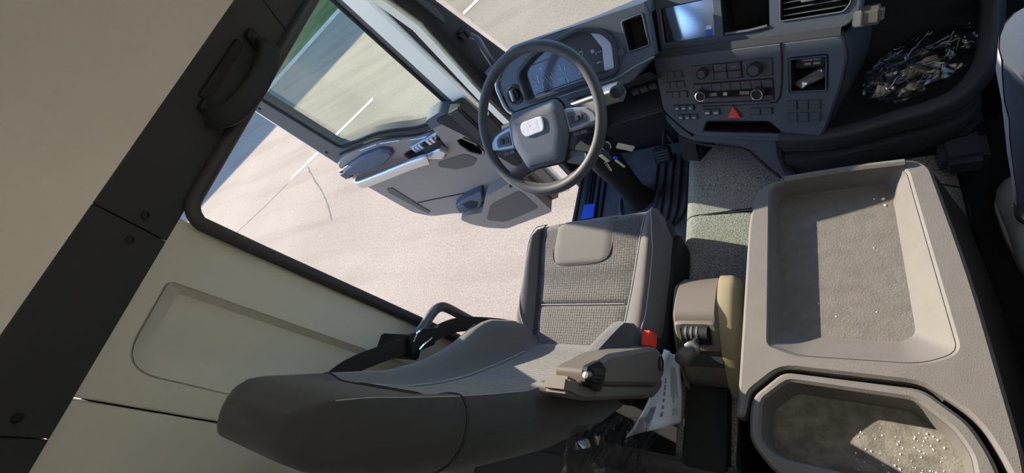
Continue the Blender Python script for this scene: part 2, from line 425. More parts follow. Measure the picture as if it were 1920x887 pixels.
# left wall: front panel with a pressed recess, rear panel behind the seam
wl = empty('wall_left', (WX, -.3, 0), kind='structure')
rec = rnd([(-.045, .45), (.16, .45), (.16, 1.345), (-.03, 1.345)], [.04, .012, .012, .07], 6)
PW = Fr((WX, 0, 0), (0, 1, 0), (0, 0, 1), (1, 0, 0))
plate('panel', PW, rnd([(-.096, 0), (.298, 0), (.298, 1.40), (-.096, 1.40)], [0, 0, .012, 0], 6), -.03, 0, 'wall_panel', wl, [rec], ch=.004)
basin('recess', PW, rec, rnd([(-.01, .48), (.146, .48), (.146, 1.315), (0, 1.315)], [.04, .012, .012, .06], 6), .022, 'wall_panel', wl)
plate('panel', PW, [(-1.0, 0), (-.1, 0), (-.1, 1.39), (-1.0, 1.39)], -.03, 0, 'wall_panel', wl, ch=.003)
plate('backing', PW, [(-1.0, 0), (.285, 0), (.285, 1.37), (-1.0, 1.37)], -.06, -.0315, 'black', wl, ch=0)
# dark roof rail in four lengths
tr = empty('trim_1', (WX, .2, 1.39), kind='structure')
w_ = V((.07, 0, .142)).normalized(); RF = Fr((WX, 0, 1.392), (0, 1, 0), w_, V((0, 1, 0)).cross(w_))
for a, b in ((-1.0, -.173), (-.1705, .2385), (.241, .893), (.8955, 1.22)):
    plate('panel', RF, [(a, -.004), (b, -.004), (b, .159), (a, .159)], -.02, .003, 'rail_dark', tr, ch=.0018)
plate('backing', RF, [(-1.0, 0), (1.22, 0), (1.22, .155), (-1.0, .155)], -.04, -.021, 'black', tr, ch=0)
for y, v in ((.267, .066), (.209, .066), (-.140, .066)):
    lathe('screw_plug', RF, [(.009, -.001), (.009, .006), (.006, .0065), (.0055, .002), (.0001, .002)], 'black', tr, 14, y, v)
# door seal: along the rail, round the corner and down the pillar edge
sp = [(WX+.012, 1.16, 1.385), (WX+.012, .8, 1.385), (WX+.012, .36, 1.385)]
for k in range(1, 6):
    t = k/6*PI/2; sp.append((WX+.012, .352-.05*math.sin(t), 1.335+.05*math.cos(t)))
sp += [(WX+.012, .302, 1.2), (WX+.012, .302, .6), (WX+.012, .302, .02)]
S(sweep('trim_2', [V(p) for p in sp], circ(.013, 8, .017), 'seal'))
S(tube('trim_3', [(-1.0, .3, .012), (-1.01, .7, .012), (-1.0, 1.3, .012)], .014, 'seal', n=8))
# headliner
prof = [(-1.05, 1.534), (-1.062, 1.56), (-1.06, 1.70), (-1.02, 1.84), (-.93, 1.96), (-.78, 2.05), (-.5, 2.10), (0, 2.11)]
prof += [(-x, z) for x, z in prof[-2::-1]]
S(loft('ceiling', [[(x, y, z) for x, z in prof] for y in [-1.0+i*.25 for i in range(10)]], 'headliner', closed=False, caps=False, smooth=180))
S(plate('wall_rear', XZ, [(-1.12, 0), (1.12, 0), (1.12, 1.4), (1.05, 1.6), (.9, 2.1), (-.9, 2.1), (-1.05, 1.6), (-1.12, 1.4)], .98, 1.0, 'wall_panel', ch=0))
S(plate('wall_front', XZ, [(-1.05, 1.52), (1.05, 1.52), (1.05, 1.7), (.9, 2.12), (-.9, 2.12), (-1.05, 1.7)], -1.27, -1.24, 'headliner', ch=0))
hd = box('windscreen_header', (-1.06, 1.17, 1.50), (1.06, 1.27, 1.56), 'rail_dark', bev=.01); S(hd)
# right wall with the closed passenger door and its window
PR = Fr((1.12, 0, 0), (0, 1, 0), (0, 0, 1), (-1, 0, 0))
wh = rnd([(.36, .74), (1.18, .66), (1.14, 1.36), (.36, 1.36)], .04, 4); dh = rnd([(.30, .01), (1.30, .01), (1.22, 1.40), (.30, 1.40)], .04, 4)
S(plate('wall_right', PR, [(-1, -.05), (1.6, -.05), (1.6, .7), (1.2, 1.56), (-1, 1.56)], -.04, 0, 'wall_panel', None, [dh], ch=.004))
d2 = empty('door_2', (1.12, .8, 0), kind='structure')
plate('panel', PR, offset(dh, .003), -.04, .004, 'door_trim', d2, [wh], ch=.004)
plate('armrest', PR, rnd([(.45, .60), (1.0, .58), (1.05, .64), (.45, .68)], .02), 0, .07, 'arm_pad', d2, ch=.012)
plate('pocket', PR, rnd([(.42, .08), (1.15, .06), (1.15, .25), (.42, .30)], .03), 0, .06, 'door_dark', d2, ch=.012)
S(plate('window_2', PR, offset(wh, -.004), -.03, -.026, 'window_glass', ch=0))
# windscreen between its pillars
wsn = V((0, -.29, .88)).normalized()
WS = Fr((0, 1.47, .68), (1, 0, 0), wsn, V((1, 0, 0)).cross(wsn))
S(plate('window_1', WS, [(-1.0, -.1), (1.0, -.1), (.98, .93), (-.98, .93)], -.006, 0, 'windscreen_glass', ch=0))
for s in (-1, 1):
    pr = empty('windscreen_pillar' if s < 0 else 'windscreen_pillar', (s*1.03, 1.35, .6), kind='structure')
    def ring(z, y0, y1, x0, x1):
        return [V((s*x, y, z)) for x, y in rnd([(x0, y0), (x1, y0+.02), (x1-.015, y1), (x0, y1+.01)], .018, 3)]
    loft('trim', [ring(.42, 1.25, 1.47, 1.055, 1.015), ring(.70, 1.225, 1.452, 1.052, 1.012), ring(1.08, 1.245, 1.332, 1.052, 1.012), ring(1.56, 1.12, 1.19, 1.05, .99)], 'dash_black', pr)
    loft('painted_post', [[V((s*x, y, z)) for x, y in ((1.09, y0), (1.056, y0), (1.056, y1), (1.09, y1))] for z, y0, y1 in ((.3, 1.235, 1.44), (.7, 1.22, 1.40), (1.08, 1.232, 1.29), (1.6, 1.10, 1.17))], 'white_paint', pr, smooth=30)
    if s < 0:
        # long inset cover on the trim
        a, b = V((-1.012, 1.258, 1.22)), V((-1.014, 1.305, 1.0)); q = (b-a).normalized()
        ff = Fr(a, q, V((1, 0, 0)).cross(q)*-1, V((1, 0, 0)))
        plate('cover', Fr(a+V((.004, 0, 0)), q, q.cross(V((1, 0, 0)))*-1, (1, 0, 0)), rect(0, -.018, .20, .018, .008), 0, .006, 'rail_dark', pr, ch=.002)
S(box('firewall', (-1.0, 1.40, -.05), (1.05, 1.43, .60), 'black', bev=0))
S(box('wall_kick', (-1.06, 1.26, -.3), (-1.02, 1.44, .66), 'dash_dark', bev=.006))
S(box('wall_sill', (-1.0, .0, -.6), (-.97, 1.5, -.02), 'dash_black', bev=.004))

# ================================================================== driver's door, swung open
th = R(82); DU = V((-math.sin(th), -math.cos(th), 0)); DN = V((math.cos(th), -math.sin(th), 0))
DF = Fr((-1.12, 1.33, 0), DU, (0, 0, 1), DN)
door = empty('door_1', (-1.12, 1.33, -.15), kind='structure')
win = rnd([(.205, .672), (.30, .648), (.443, .663), (.56, .715), (.669, .748), (.917, .772), (.978, 1.41), (.22, 1.41)], [.02, .05, .06, .06, .05, .03, .05, .05], 5)
outl = [(.17, .60), (1.062, .60), (1.072, 1.47), (.19, 1.47)]
plate('window_frame', DF, rnd(outl, [0, 0, .03, .03], 4), -.055, .0, 'door_dark', door, [win], ch=.005)
plate('outer_skin', DF, [(.10, -.20), (.50, -.22), (.62, -.12), (.75, .0), (.95, .05), (1.06, .16), (1.082, .62), (.10, .62)], -.085, -.056, 'white_paint', door, ch=.004)
plate('outer_skin', DF, [(1.046, .60), (1.086, .60), (1.094, 1.47), (1.05, 1.47)], -.075, -.012, 'white_paint', door, ch=.003)
plate('front_post', DF, [(.082, .55), (.168, .55), (.190, 1.47), (.100, 1.47)], -.075, .012, 'white_paint', door, ch=.008)
plate('front_post_seal', DF, [(.050, .35), (.084, .35), (.100, 1.47), (.070, 1.47)], -.07, -.01, 'rail_dark', door, ch=.006)
plate('glass', DF, offset(win, -.006), -.034, -.029, 'window_glass', door, ch=0)
o = win + [win[0]]; tube('window_seal', [DF.p(x, y, .001) for x, y in win], .009, 'rubber', door, n=8, closed=True)
# lower trim panel
tp = rnd([(.12, -.13), (.30, -.135), (.50, -.165), (.60, -.12), (.66, -.04), (.76, .03), (.93, .075), (1.01, .17), (1.055, .62), (1.03, .715), (.90, .742), (.66, .715), (.44, .632), (.30, .615), (.12, .64)],
         [.02, .03, .05, .05, .05, .05, .05, .04, .03, .03, .04, .06, .06, .04, .02], 4)
slotpoly = rnd([(.235, .395), (.262, .375), (.305, .43), (.305, .525), (.27, .535), (.235, .46)], .012, 3)
arm_rec = rnd([(.385, .52), (.44, .455), (.62, .525), (.62, .58), (.40, .60), (.375, .57)], .014, 3)
plate('trim_panel', DF, tp, -.05, .035, 'door_trim', door, [slotpoly, arm_rec], ch=.008)
basin('slot_recess', DF, slotpoly, offset(slotpoly if area(slotpoly) > 0 else slotpoly[::-1], .006), .05, 'black', door, .035)
sl = tube('slot_rim', [DF.p(x, y, .037) for x, y in slotpoly], .006, 'door_trim', door, n=8, closed=True)
basin('handle_recess', DF, arm_rec, offset(arm_rec if area(arm_rec) > 0 else arm_rec[::-1], .01), .045, 'arm_pad', door, .034)
# belt line strip with its slits
bl = [(.32, .632), (.45, .648), (.57, .70), (.67, .733), (.80, .748), (.93, .758)]
sweep('belt_strip', spline([DF.p(u, v, .03) for u, v in bl], 5), [(-.006, -.004), (.006, -.004), (.006, .004), (-.006, .004)], 'rubber', door)
for a, b in ((.55, .66), (.68, .80), (.36, .50)):
    q = [DF.p(a+(b-a)*i/6, lerp(bl, a+(b-a)*i/6)-.022, .037) for i in range(7)]
    tube('slit', q, .003, 'silver', door, n=6, k=0)
# armrest pad
ring = lambda d, c: [DF.p(u, v, d) for u, v in rnd(offset([(.63, .655), (.665, .69), (.80, .705), (.99, .69), (1.035, .655), (.985, .625), (.75, .60), (.645, .625)][::-1], c), .012, 3)]
loft('armrest_pad', [ring(.03, 0), ring(.058, .0), ring(.070, .012)], 'arm_pad', door, smooth=25)
box('pad_end', (.985, .618, .03), (1.05, .685, .07), 'arm_pad', door, bev=.012, fr=DF)
# bright pull bar with its hook
bar = [(1.0, .572, .05), (.98, .575, .085), (.80, .572, .10), (.60, .562, .10), (.50, .55, .098), (.47, .54, .092)]
sweep('pull_bar', spline([DF.p(*p) for p in bar], 5), rnd([(-.014, -.03), (.014, -.03), (.014, .026), (-.014, .026)], .008, 3), 'silver', door, up=(0, 0, 1))
plate('inner_handle', DF, rnd([(.375, .505), (.43, .475), (.50, .515), (.50, .545), (.39, .545)], .012, 3), .04, .072, 'silver', door, ch=.008)
# window switch bank
SWF = Fr(DF.p(.425, .600, .036), (DF.p(.325, .606)-DF.p(.525, .600)).normalized()*-1, (0, 0, 1), DN)
plate('switch_bank', SWF, rect(-.105, -.022, .105, .022, .01), -.004, .022, 'satin', door, ch=.005)
sb = bpy.data.objects['switch_bank']
for i, (u, m) in enumerate(((.085, 'silver'), (.062, 'silver'), (.039, 'silver'), (.012, 'black'), (-.02, 'silver'), (-.045, 'silver'))):
    button('switch', SWF, u, 0, .019, .032, .010, m, sb, .021, bev=.003)
lathe('mirror_dial', SWF, [(.016, .02), (.016, .028), (.012, .03), (.011, .045), (.008, .047), (.0001, .047)], 'black', sb, 18, -.082, 0)
# tall block at the front of the door, with its dark cowl
loft('corner_block', [[DF.p(u, v, d) for u, v in rnd([(.335, .575), (.30, .72), (.21, .725), (.17, .70), (.18, .56), (.24, .545)], .014, 3)] for d in (.0, .062, .072)], 'door_trim', door, smooth=30)
loft('corner_cap', [[DF.p(u, v, d) for u, v in rnd([(.315, .668), (.302, .722), (.21, .728), (.17, .70), (.19, .668)], .012, 3)] for d in (.0, .066, .078)], 'arm_pad', door, smooth=30)
loft('cowl', [[DF.p(u, v, d) for u, v in rnd([(.255, .705), (.10, .705), (.09, .25), (.13, .27), (.18, .46), (.20, .56)], .02, 3)] for d in (.02, .078, .086)], 'dash_black', door, smooth=30)
box('cowl_ridge', (.105, .52, .07), (.165, .71, .10), 'rail_dark', door, bev=.006, fr=DF)
# soft dark patch, long lower groove, cup pocket
plate('insert_patch', DF, rnd([(.30, .365), (.33, .43), (.50, .45), (.53, .425), (.46, .355), (.36, .335)], .02, 4), .03, .0385, 'door_dark', door, ch=.002)
plate('lower_groove', DF, rnd([(.945, .43), (.965, .40), (.93, .17), (.915, .12), (.885, .13), (.895, .22), (.905, .42)], .008, 3), .03, .041, 'door_dark', door, ch=.004)
tube('panel_crease', [DF.p(*p) for p in ((.89, .235, .036), (.78, .215, .036), (.66, .19, .036), (.56, .17, .036))], .004, 'black', door, n=6)
loft('pocket', [[DF.p(u, v, d) for u, v in rnd([(.155, -.125), (.50, -.155), (.59, -.10), (.66, -.02), (.69, .06), (.60, .075), (.52, .05), (.46, .11), (.40, .165), (.155, .21)], .025, 3)] for d in (.03, .10, .115)], 'door_trim', door, smooth=40)
plate('pocket_patch', DF, rnd([(.20, -.06), (.46, -.09), (.55, -.02), (.42, .10), (.20, .13)], .03, 4), .11, .117, 'door_dark', door, ch=.002)
plate('pocket_liner', DF, rnd([(.47, .115), (.53, .065), (.60, .085), (.685, .07), (.66, .14), (.56, .175), (.42, .185)], .012, 3), .03, .085, 'arm_pad', door, ch=.006)
plate('pocket_mouth', DF, rnd([(.50, .115), (.545, .08), (.605, .098), (.60, .145), (.53, .15)], .01, 3), .08, .0865, 'black', door, ch=.001)
for u, v in ((1.03, 1.16), (1.025, .79)):
    lathe('screw', DF, [(.008, 0), (.008, .003), (.005, .004), (.0001, .002)], 'black', door, 12, u, v)

# round fill lights added under the roof to brighten the interior
for x, y in ((-.38, .35), (.38, .35)):
    lp = empty('ceiling_fill', (x, y, 2.09), 'added round fill light on the '+('driver' if x < 0 else 'passenger')+' side of the cab roof', 'lamp', group='added ceiling fill lights')
    LFm = Fr((x, y, 2.095), (1, 0, 0), (0, -1, 0), (0, 0, -1))
    lathe('bezel', LFm, [(.10, -.01), (.10, .012), (.09, .016), (.085, .010)], 'rail_dark', lp, 28)
    lathe('diffuser', LFm, [(.088, -.004), (.086, .010), (.06, .014), (.0001, .015)], 'ceiling_fill_glow', lp, 28)

for nm, lb, lo, hi in (('cove_fill', 'added upward-facing fill light along the rear wall under the roof', (-.8, -.975, 1.60), (.8, -.90, 1.64)), ('cove_fill', 'added upward-facing fill light above the passenger door', (.965, -.7, 1.575), (1.04, 1.0, 1.615))):  # added uplights, they lift the brightness of the headliner
    cl_ = empty(nm, ((lo[0]+hi[0])/2, (lo[1]+hi[1])/2, lo[2]), lb, 'lamp', group='added cove fill lights')
    box('housing', (lo[0]-.01, lo[1]-.01, lo[2]-.02), (hi[0]+.01, hi[1]+.01, lo[2]), 'rail_dark', cl_, bev=.004)
    box('lip', (lo[0]-.012, hi[1]+.002, lo[2]-.02), (hi[0]+.012, hi[1]+.01, hi[2]+.012), 'rail_dark', cl_, bev=.003) if nm and hi[0] < .9 else box('lip', (lo[0]-.01, lo[1]-.01, lo[2]-.02), (lo[0]-.002, hi[1]+.01, hi[2]+.012), 'rail_dark', cl_, bev=.003)
    box('diffuser', (lo[0], lo[1], lo[2]), (hi[0], hi[1], lo[2]+.012), 'cove_fill_glow', cl_, bev=.003)

# ================================================================== dashboard
db = empty('dashboard', (0, 1.35, .3), 'dark grey truck dashboard with driver-facing centre console, screens and switch rows', 'dashboard')
LF = panel_frame((-.163, 1.04, .594), 18, 25)
UF = panel_frame((-.1446, 1.0966, .6744), 18, 30)
KF = panel_frame((-.62, 1.12, .75), 2, 38)
# dark core behind the facings and the top deck
loft('core', [[V((x, y, z)) for y, z in q] for x, q in (
    (-.98, ((1.25, .42), (1.22, .70), (1.24, .80), (1.32, .745), (1.34, .30))),
    (-.36, ((1.25, .42), (1.20, .66), (1.23, .79), (1.32, .745), (1.34, .30))),
    (.05, ((1.12, .38), (1.12, .60), (1.16, .72), (1.32, .745), (1.34, .30))),
    (.20, ((1.12, .35), (1.15, .55), (1.14, .68), (1.32, .74), (1.34, .30))),
    (1.02, ((1.22, .35), (1.24, .55), (1.24, .68), (1.32, .72), (1.34, .30))))], 'dash_black', db, smooth=20)
near = [(-.95, 1.20, .83), (-.82, 1.213, .862), (-.6, 1.20, .855), (-.48, 1.19, .846), (-.325, 1.18, .838), (-.32, 1.23, .812), (-.1, 1.16, .812), (.14, 1.087, .812), (.4, 1.12, .78), (1.0, 1.15, .76)]
far = [(-.96, 1.345, .76), (-.86, 1.35, .785), (-.62, 1.32, .778), (-.5, 1.31, .778), (-.37, 1.31, .775), (-.33, 1.31, .775), (-.1, 1.31, .77), (.14, 1.31, .77), (.4, 1.31, .76), (1.0, 1.31, .75)]
loft('top_deck', [[V(p)-V((0, 0, .04)) for p in near], [V(p) for p in near], [V(p).lerp(V(q), .5)+V((0, 0, .006)) for p, q in zip(near, far)], [V(q) for q in far], [V(q)+V((0, .02, -.08)) for q in far]], 'dash', db, closed=False, caps=False, smooth=40)
# ---- instrument panel in front of the driver
KO = rnd([(-.275, -.055), (-.21, -.085), (.20, -.085), (.285, -.03), (.292, .115), (.14, .128), (-.06, .135), (-.19, .13), (-.285, .06)], [.02, .02, .01, .0, .0, .03, .05, .05, .05], 5)
clu = rnd([(-.185, -.045), (.168, -.045), (.182, .045), (.150, .088), (.085, .118), (-.10, .102), (-.190, .06)], [.015, .02, .02, .02, .03, .04, .03], 5)
nic = rect(.214, .0, .278, .088, .006, 3)
ip = plate('instrument_panel', KF, KO, -.04, 0, 'dash', db, [clu, nic], ch=.004)
ck = plate('cluster_frame', KF, offset(clu[::-1] if area(clu) < 0 else clu, -.006), -.02, .012, 'dash_dark', db, [offset(clu if area(clu) > 0 else clu[::-1], .010)], ch=.004)
lens_o = offset(clu if area(clu) > 0 else clu[::-1], .004)
ln = plate('cluster_lens', KF, lens_o, -.034, -.016, 'cluster_lens', db, ch=.002, label='glossy dark instrument display under crinkled protective film')
plate('lit_strip', KF, rnd([(.118, -.028), (.158, -.03), (.170, .045), (.145, .075), (.105, .092), (.13, .04)], .004, 3), -.0158, -.0150, 'film_edge', ln, ch=0)  # pale plate paints the bright-lit strip on the lens's right side
plate('display_line', KF, rect(-.15, .066, .05, .069, 0), -.0158, -.0148, 'button', ln, ch=0)
plate('display_edge', KF, rect(-.15, -.030, .12, -.027, 0), -.0158, -.0148, 'dash_black', ln, ch=0)
for i in range(26):                                       # crinkles of the film
    u = random.uniform(-.15, -.0) if i < 20 else random.uniform(0, .12); v = random.uniform(-.025, .03) if i < 20 else random.uniform(.03, .09); a = random.uniform(1.2, 2.0); L_ = random.uniform(.008, .035)
    tube('film_crease', [KF.p(u+math.cos(a)*L_*t+random.uniform(-.002, .002), v+math.sin(a)*L_*t, -.0145) for t in (-.5, -.15, .2, .5)], random.uniform(.0005, .0011), 'film_edge', ln, n=5, k=3)
for i, (u, v, w_, h_) in enumerate(((.09, .035, .010, .010), (.105, .03, .02, .002), (.10, .0, .014, .004), (.05, .05, .012, .003), (-.11, .045, .012, .004), (-.05, -.008, .02, .002), (.03, -.015, .004, .012))):
    plate('display_mark', KF, rect(u, v, u+w_, v+h_), -.0158, -.0150, 'satin', ln, ch=0)
basin('storage_niche', KF, nic, offset(nic, .006), .05, 'black', db, 0)
tube('niche_rim', [KF.p(x, y, .001) for x, y in nic], .0028, 'dash', db, n=8, closed=True)
button('switch', KF, .190, .008, .022, .022, .006, 'button', db, 0)
rs = lathe('light_switch', KF, [(.036, -.005), (.036, .004), (.030, .005), (.030, .001), (.022, .001), (.022, .010), (.019, .014), (.0001, .014)], 'dash_black', db, 28, -.228, -.006)
plate('grip', KF, rect(-.233, -.026, -.224, .014, .004), .012, .026, 'satin', rs, ch=.002)
tube('panel_rim', [KF.p(u, v, .002) for u, v in ((-.19, .128), (-.285, .06), (-.292, .0), (-.275, -.055), (-.215, -.088), (-.15, -.09))], .007, 'satin', db, n=8)
tube('trim_line', [KF.p(u, v, .003) for u, v in ((-.16, -.062), (.0, -.06), (.15, -.06), (.22, -.045), (.285, -.035))], .003, 'satin', db, n=6)
# knee panel below
loft('knee_panel', [[V((x, y, z)) for x in (-.90, -.70, -.50, -.36)] for y, z in ((1.07, .69), (1.10, .63), (1.20, .55), (1.27, .42), (1.30, .36))], 'dash_dark', db, closed=False, caps=False, smooth=180)
box('knee_shelf', (-.62, 1.12, .46), (-.37, 1.25, .48), 'dash', db, bev=.006)
for i in range(3): box('switch', (-.47+i*.03, 1.115, .575), (-.445+i*.03, 1.13, .60), 'button', db, bev=.003)
# ---- upper centre facing
UO = rnd([(-.208, -.003), (.262, -.003), (.285, .03), (.292, .155), (-.208, .160)], [.0, .02, .01, .02, .0], 4)
scr = rect(-.192, .020, -.042, .117, .002, 2); poc = rect(-.016, .019, .097, .112, .003, 2)
ven = rnd([(.124, .033), (.255, .033), (.268, .05), (.262, .11), (.124, .11)], .006, 3)
plate('upper_facing', UF, UO, -.03, 0, 'dash', db, [scr, poc, ven], ch=.003)
box('facing_end', (.268, -.006, -.03), (.325, .034, .002), 'door_dark', db, bev=.008, fr=UF)
box('facing_end_face', (.273, -.004, .0), (.291, .031, .006), 'silver', db, bev=.003, fr=UF)
sc = plate('nav_screen', UF, scr, -.02, -.007, 'screen', db, ch=.001, label='glossy blue-reflecting screen with a small sticker')
plate('screen_bezel', UF, [(-.192, .02), (-.184, .02), (-.186, .117), (-.192, .117)], -.008, -.004, 'gloss_black', sc, ch=.0005)
plate('sticker', UF, rect(-.066, .021, -.050, .050, .001, 2), -.0072, -.0055, 'sticker_blue', sc, ch=0)
plate('sticker_edge', UF, rect(-.066, .040, -.050, .050, .001, 2), -.0072, -.0050, 'sticker_white', sc, ch=0)
basin('open_pocket', UF, poc, offset(poc, .004), .08, 'black', db, 0)
sweep('pocket_lip', [UF.p(-.012, .0225, .001), UF.p(.05, .0225, .002), UF.p(.094, .027, .001)], circ(.004, 8), 'dash', db)
basin('vent_well', UF, ven, offset(ven if area(ven) > 0 else ven[::-1], .003), .04, 'black', db, 0)
tube('vent_rim', [UF.p(x, y, .001) for x, y in ven], .0022, 'dash', db, n=8, closed=True)
for i in range(5):
    v = .044+i*.0145
    sl_ = box('vent_slat', (.128, v-.0012, -.022), (.258, v+.0012, -.003), 'dash_dark', db, bev=.0006, fr=UF, seg=1)
    box('slat_edge', (.130, v-.0008, -.004), (.24, v+.0008, -.0015), 'metal_grey', sl_, bev=.0003, fr=UF, seg=1)
box('vent_tab', (.170, .069, -.004), (.198, .077, .008), 'silver', db, bev=.002, fr=UF)
# round side vent and corner beyond the facing
lathe('side_vent', panel_frame((.235, 1.075, .715), 35, 20), [(.062, -.03), (.062, .004), (.05, .008), (.046, -.02), (.0001, -.02)], 'dash_black', db, 28)
# ---- step between the facings
loft('facing_step', [[LF.p(u, .086, -.001), LF.p(u, .104, -.006), UF.p(u, -.004, -.002)] for u in (-.222, -.1, 0, .12, .255)], 'dash_dark', db, closed=False, caps=False)
# ---- lower centre panel
LO = rnd([(-.228, .088), (-.228, -.085), (-.205, -.115), (-.140, -.182), (.06, -.196), (.205, -.190), (.226, -.165), (.262, -.03), (.272, .04), (.262, .088)],
         [.012, .02, .04, .05, .02, .03, .02, .04, .03, .02], 5)
nch = rect(.150, -.045, .228, .042, .003, 2)
slot = rnd([(-.098, -.162), (.124, -.168), (.090, -.132), (-.085, -.130)], .005, 3)
plate('centre_panel', LF, LO, -.03, 0, 'dash', db, [nch, slot], ch=.006)
loft('centre_side', [[LF.p(u, v, d) for d in (-.001, -.012, -.10, -.30)] for u, v in ((.262, .088), (.273, .04), (.264, -.03), (.232, -.15), (.205, -.19))], 'dash_dark', db, closed=False, caps=False)
loft('centre_side', [[LF.p(u, v, d) for d in (-.001, -.012, -.08, -.18)] for u, v in ((-.222, .088), (-.228, .0), (-.228, -.085), (-.205, -.115), (-.140, -.182))], 'dash_dark', db, closed=False, caps=False)
tube('panel_groove', [LF.p(u, v, .0005) for u, v in ((.130, .086), (.132, .04), (.128, -.03), (.118, -.066), (.09, -.074), (-.09, -.076))], .0022, 'black', db, n=6)
# slot tray
basin('card_slot', LF, slot, offset(slot if area(slot) > 0 else slot[::-1], .004), .06, 'black', db, 0)
sweep('slot_lip', [LF.p(-.098, -.165, .001), LF.p(.0, -.167, .004), LF.p(.124, -.171, .001)], circ(.006, 8, .005), 'dash', db)
# charging niche with its note
nb = basin('charging_niche', LF, nch, offset(nch, .004), .055, 'dash_black', db, 0)
tube('niche_rim', [LF.p(x, y, .0005) for x, y in nch], .0016, 'dash', db, n=6, closed=True)
plate('socket_plate', LF, rect(.158, .012, .222, .038, .002, 2), -.05, -.012, 'dash_black', nb, ch=.001)
text('lettering', 'CHARGE ONLY', LF, .193, .031, .0058, 'white_print', nb, -.0118)
for u in (.178, .198): plate('socket', LF, rect(u, .019, u+.014, .0245, .001, 2), -.013, -.0112, 'satin', nb, ch=0)
# switch rows
for r_, v in enumerate((.031, -.002, -.034)):
    for c_ in range(3): button('switch', LF, -.197+c_*.0235+r_*.003, v, .0222, .022, .006, 'button', db, -.001)
for r_, v in enumerate((-.078, -.110)):
    for c_ in range(3):
        b_ = button('switch', LF, -.173+c_*.0225+r_*.007, v, .021, .018, .007, 'button', db, -.001)
        plate('symbol', LF, rect(-.177+c_*.0225+r_*.007, v-.004, -.169+c_*.0225+r_*.007, v+.002, .001, 2), .0055, .0064, 'satin', b_, ch=0)
for u in (-.077, -.051):
    b_ = button('switch', LF, u, -.095, .023, .020, .008, 'button', db, -.001)
    plate('symbol', LF, rect(u-.006, -.099, u+.006, -.093, .002, 2), .0065, .0074, 'silver', b_, ch=0)
for u in (.060, .090): button('switch', LF, u, -.096, .027, .021, .007, 'button', db, -.001)
for v in (-.082, -.116):
    for c_ in range(3): button('switch', LF, .1525+c_*.026, v, .0245, .026, .006, 'button', db, -.001)
hz = plate('hazard_button', LF, rnd([(-.0195, -.115), (.0195, -.115), (0, -.079)], .003, 3), -.001, .008, 'red_plastic', db, ch=.002, label='red triangular hazard button')
tri = [(-.0075, -.108), (.0075, -.108), (0, -.094)]
tube('hazard_mark', [LF.p(x, y, .0085) for x, y in tri], .0008, 'white_print', hz, n=5, closed=True)
# radio row
rp = plate('radio', LF, rect(-.107, .004, .110, .051, .002, 2), -.004, .0015, 'dash_black', db, ch=.001)
for a, b in ((-.106, -.044), (.036, .109)): plate('radio_face', LF, rect(a, .005, b, .050, .002, 2), 0, .004, 'button', rp, ch=.001)
for i, u in enumerate((-.0245, .0135)):
    for v in (.0385, .0165):
        button('radio_key', LF, u, v, .0355, .020, .004, 'button', rp, .001)
for i, u in enumerate((-.0245, .0135)): text('lettering', ('RADIO', 'MEDIA')[i], LF, u, .0385, .0042, 'satin', rp, .0053)
for u, v, r_ in ((-.073, .030, .0155), (.068, .028, .0185)):
    k_ = lathe('radio_knob', LF, [(r_, .003), (r_, .016), (r_*.93, .019), (r_*.80, .0195), (r_*.78, .018), (.0001, .018)], 'dash_black', rp, 28, u, v)
    lathe('knob_cap', LF, [(r_*.76, .017), (r_*.74, .0188), (.0001, .0190)], 'button', k_, 24, u, v)
# climate row
cp = plate('climate_unit', LF, rect(-.110, -.064, .110, -.003, .003, 2), -.004, .0025, 'dash_black', db, ch=.001)
for i in range(8): button('climate_key', LF, -.0945+i*.0272, -.0165, .0262, .022, .004, 'button', cp, .002)
plate('display_strip', LF, rect(-.075, -.047, .082, -.031, .002, 2), .002, .0034, 'gloss_black', cp, ch=.0005)
for a, b, m_ in ((-.066, -.042, 'metal_grey'), (-.024, -.012, 'silver'), (.022, .048, 'metal_grey'), (.052, .057, 'silver')):
    plate('display_mark', LF, rect(a, -.044, b, -.034, .002, 2), .0033, .0039, m_, cp, ch=0)
plate('climate_base', LF, rect(-.108, -.063, .108, -.050, .002, 2), .002, .0036, 'button', cp, ch=.0005)
plate('climate_ledge', LF, rect(-.106, -.073, .10, -.066, .002, 2), -.001, .005, 'dash', cp, ch=.001)
for u, v in ((-.083, -.035), (.074, -.038)):
    k_ = lathe('climate_knob', LF, [(.0165, .002), (.0165, .020), (.0150, .022), (.0001, .022)], 'dash_black', cp, 28, u, v)
    lathe('chrome_ring', LF, [(.0158, .0205), (.0155, .0232), (.0128, .0235), (.0122, .0215)], 'chrome', k_, 28, u, v)
for i in range(3): plate('indicator', LF, rect(.028+i*.027, -.0072, .036+i*.027, -.0055), .0055, .0062, 'red_plastic', cp, ch=0)
# ---- apron under the centre panel
ap = rnd([(-.225, -.10), (-.150, -.176), (.07, -.19), (.112, -.19), (.112, -.25), (.140, -.335), (.120, -.335), (.078, -.297), (.040, -.250), (.012, -.232), (-.063, -.222), (-.155, -.216), (-.20, -.192), (-.245, -.13)],
         [0, .03, 0, 0, .03, .01, .02, .05, .05, .05, .05, .05, .04, .02], 4)
plate('apron', LF, ap, -.05, -.018, 'dash', db, ch=.012)
tube('apron_seam', [LF.p(u, v, -.03) for u, v in ((-.19, -.205), (-.12, -.226), (-.06, -.230), (.006, -.240), (.034, -.262), (.074, -.306), (.105, -.335))], .005, 'dash_dark', db, n=6)
box('apron_side', (-.225, -.31, -.20), (-.15, -.10, -.05), 'dash_black', db, bev=.01, fr=LF)
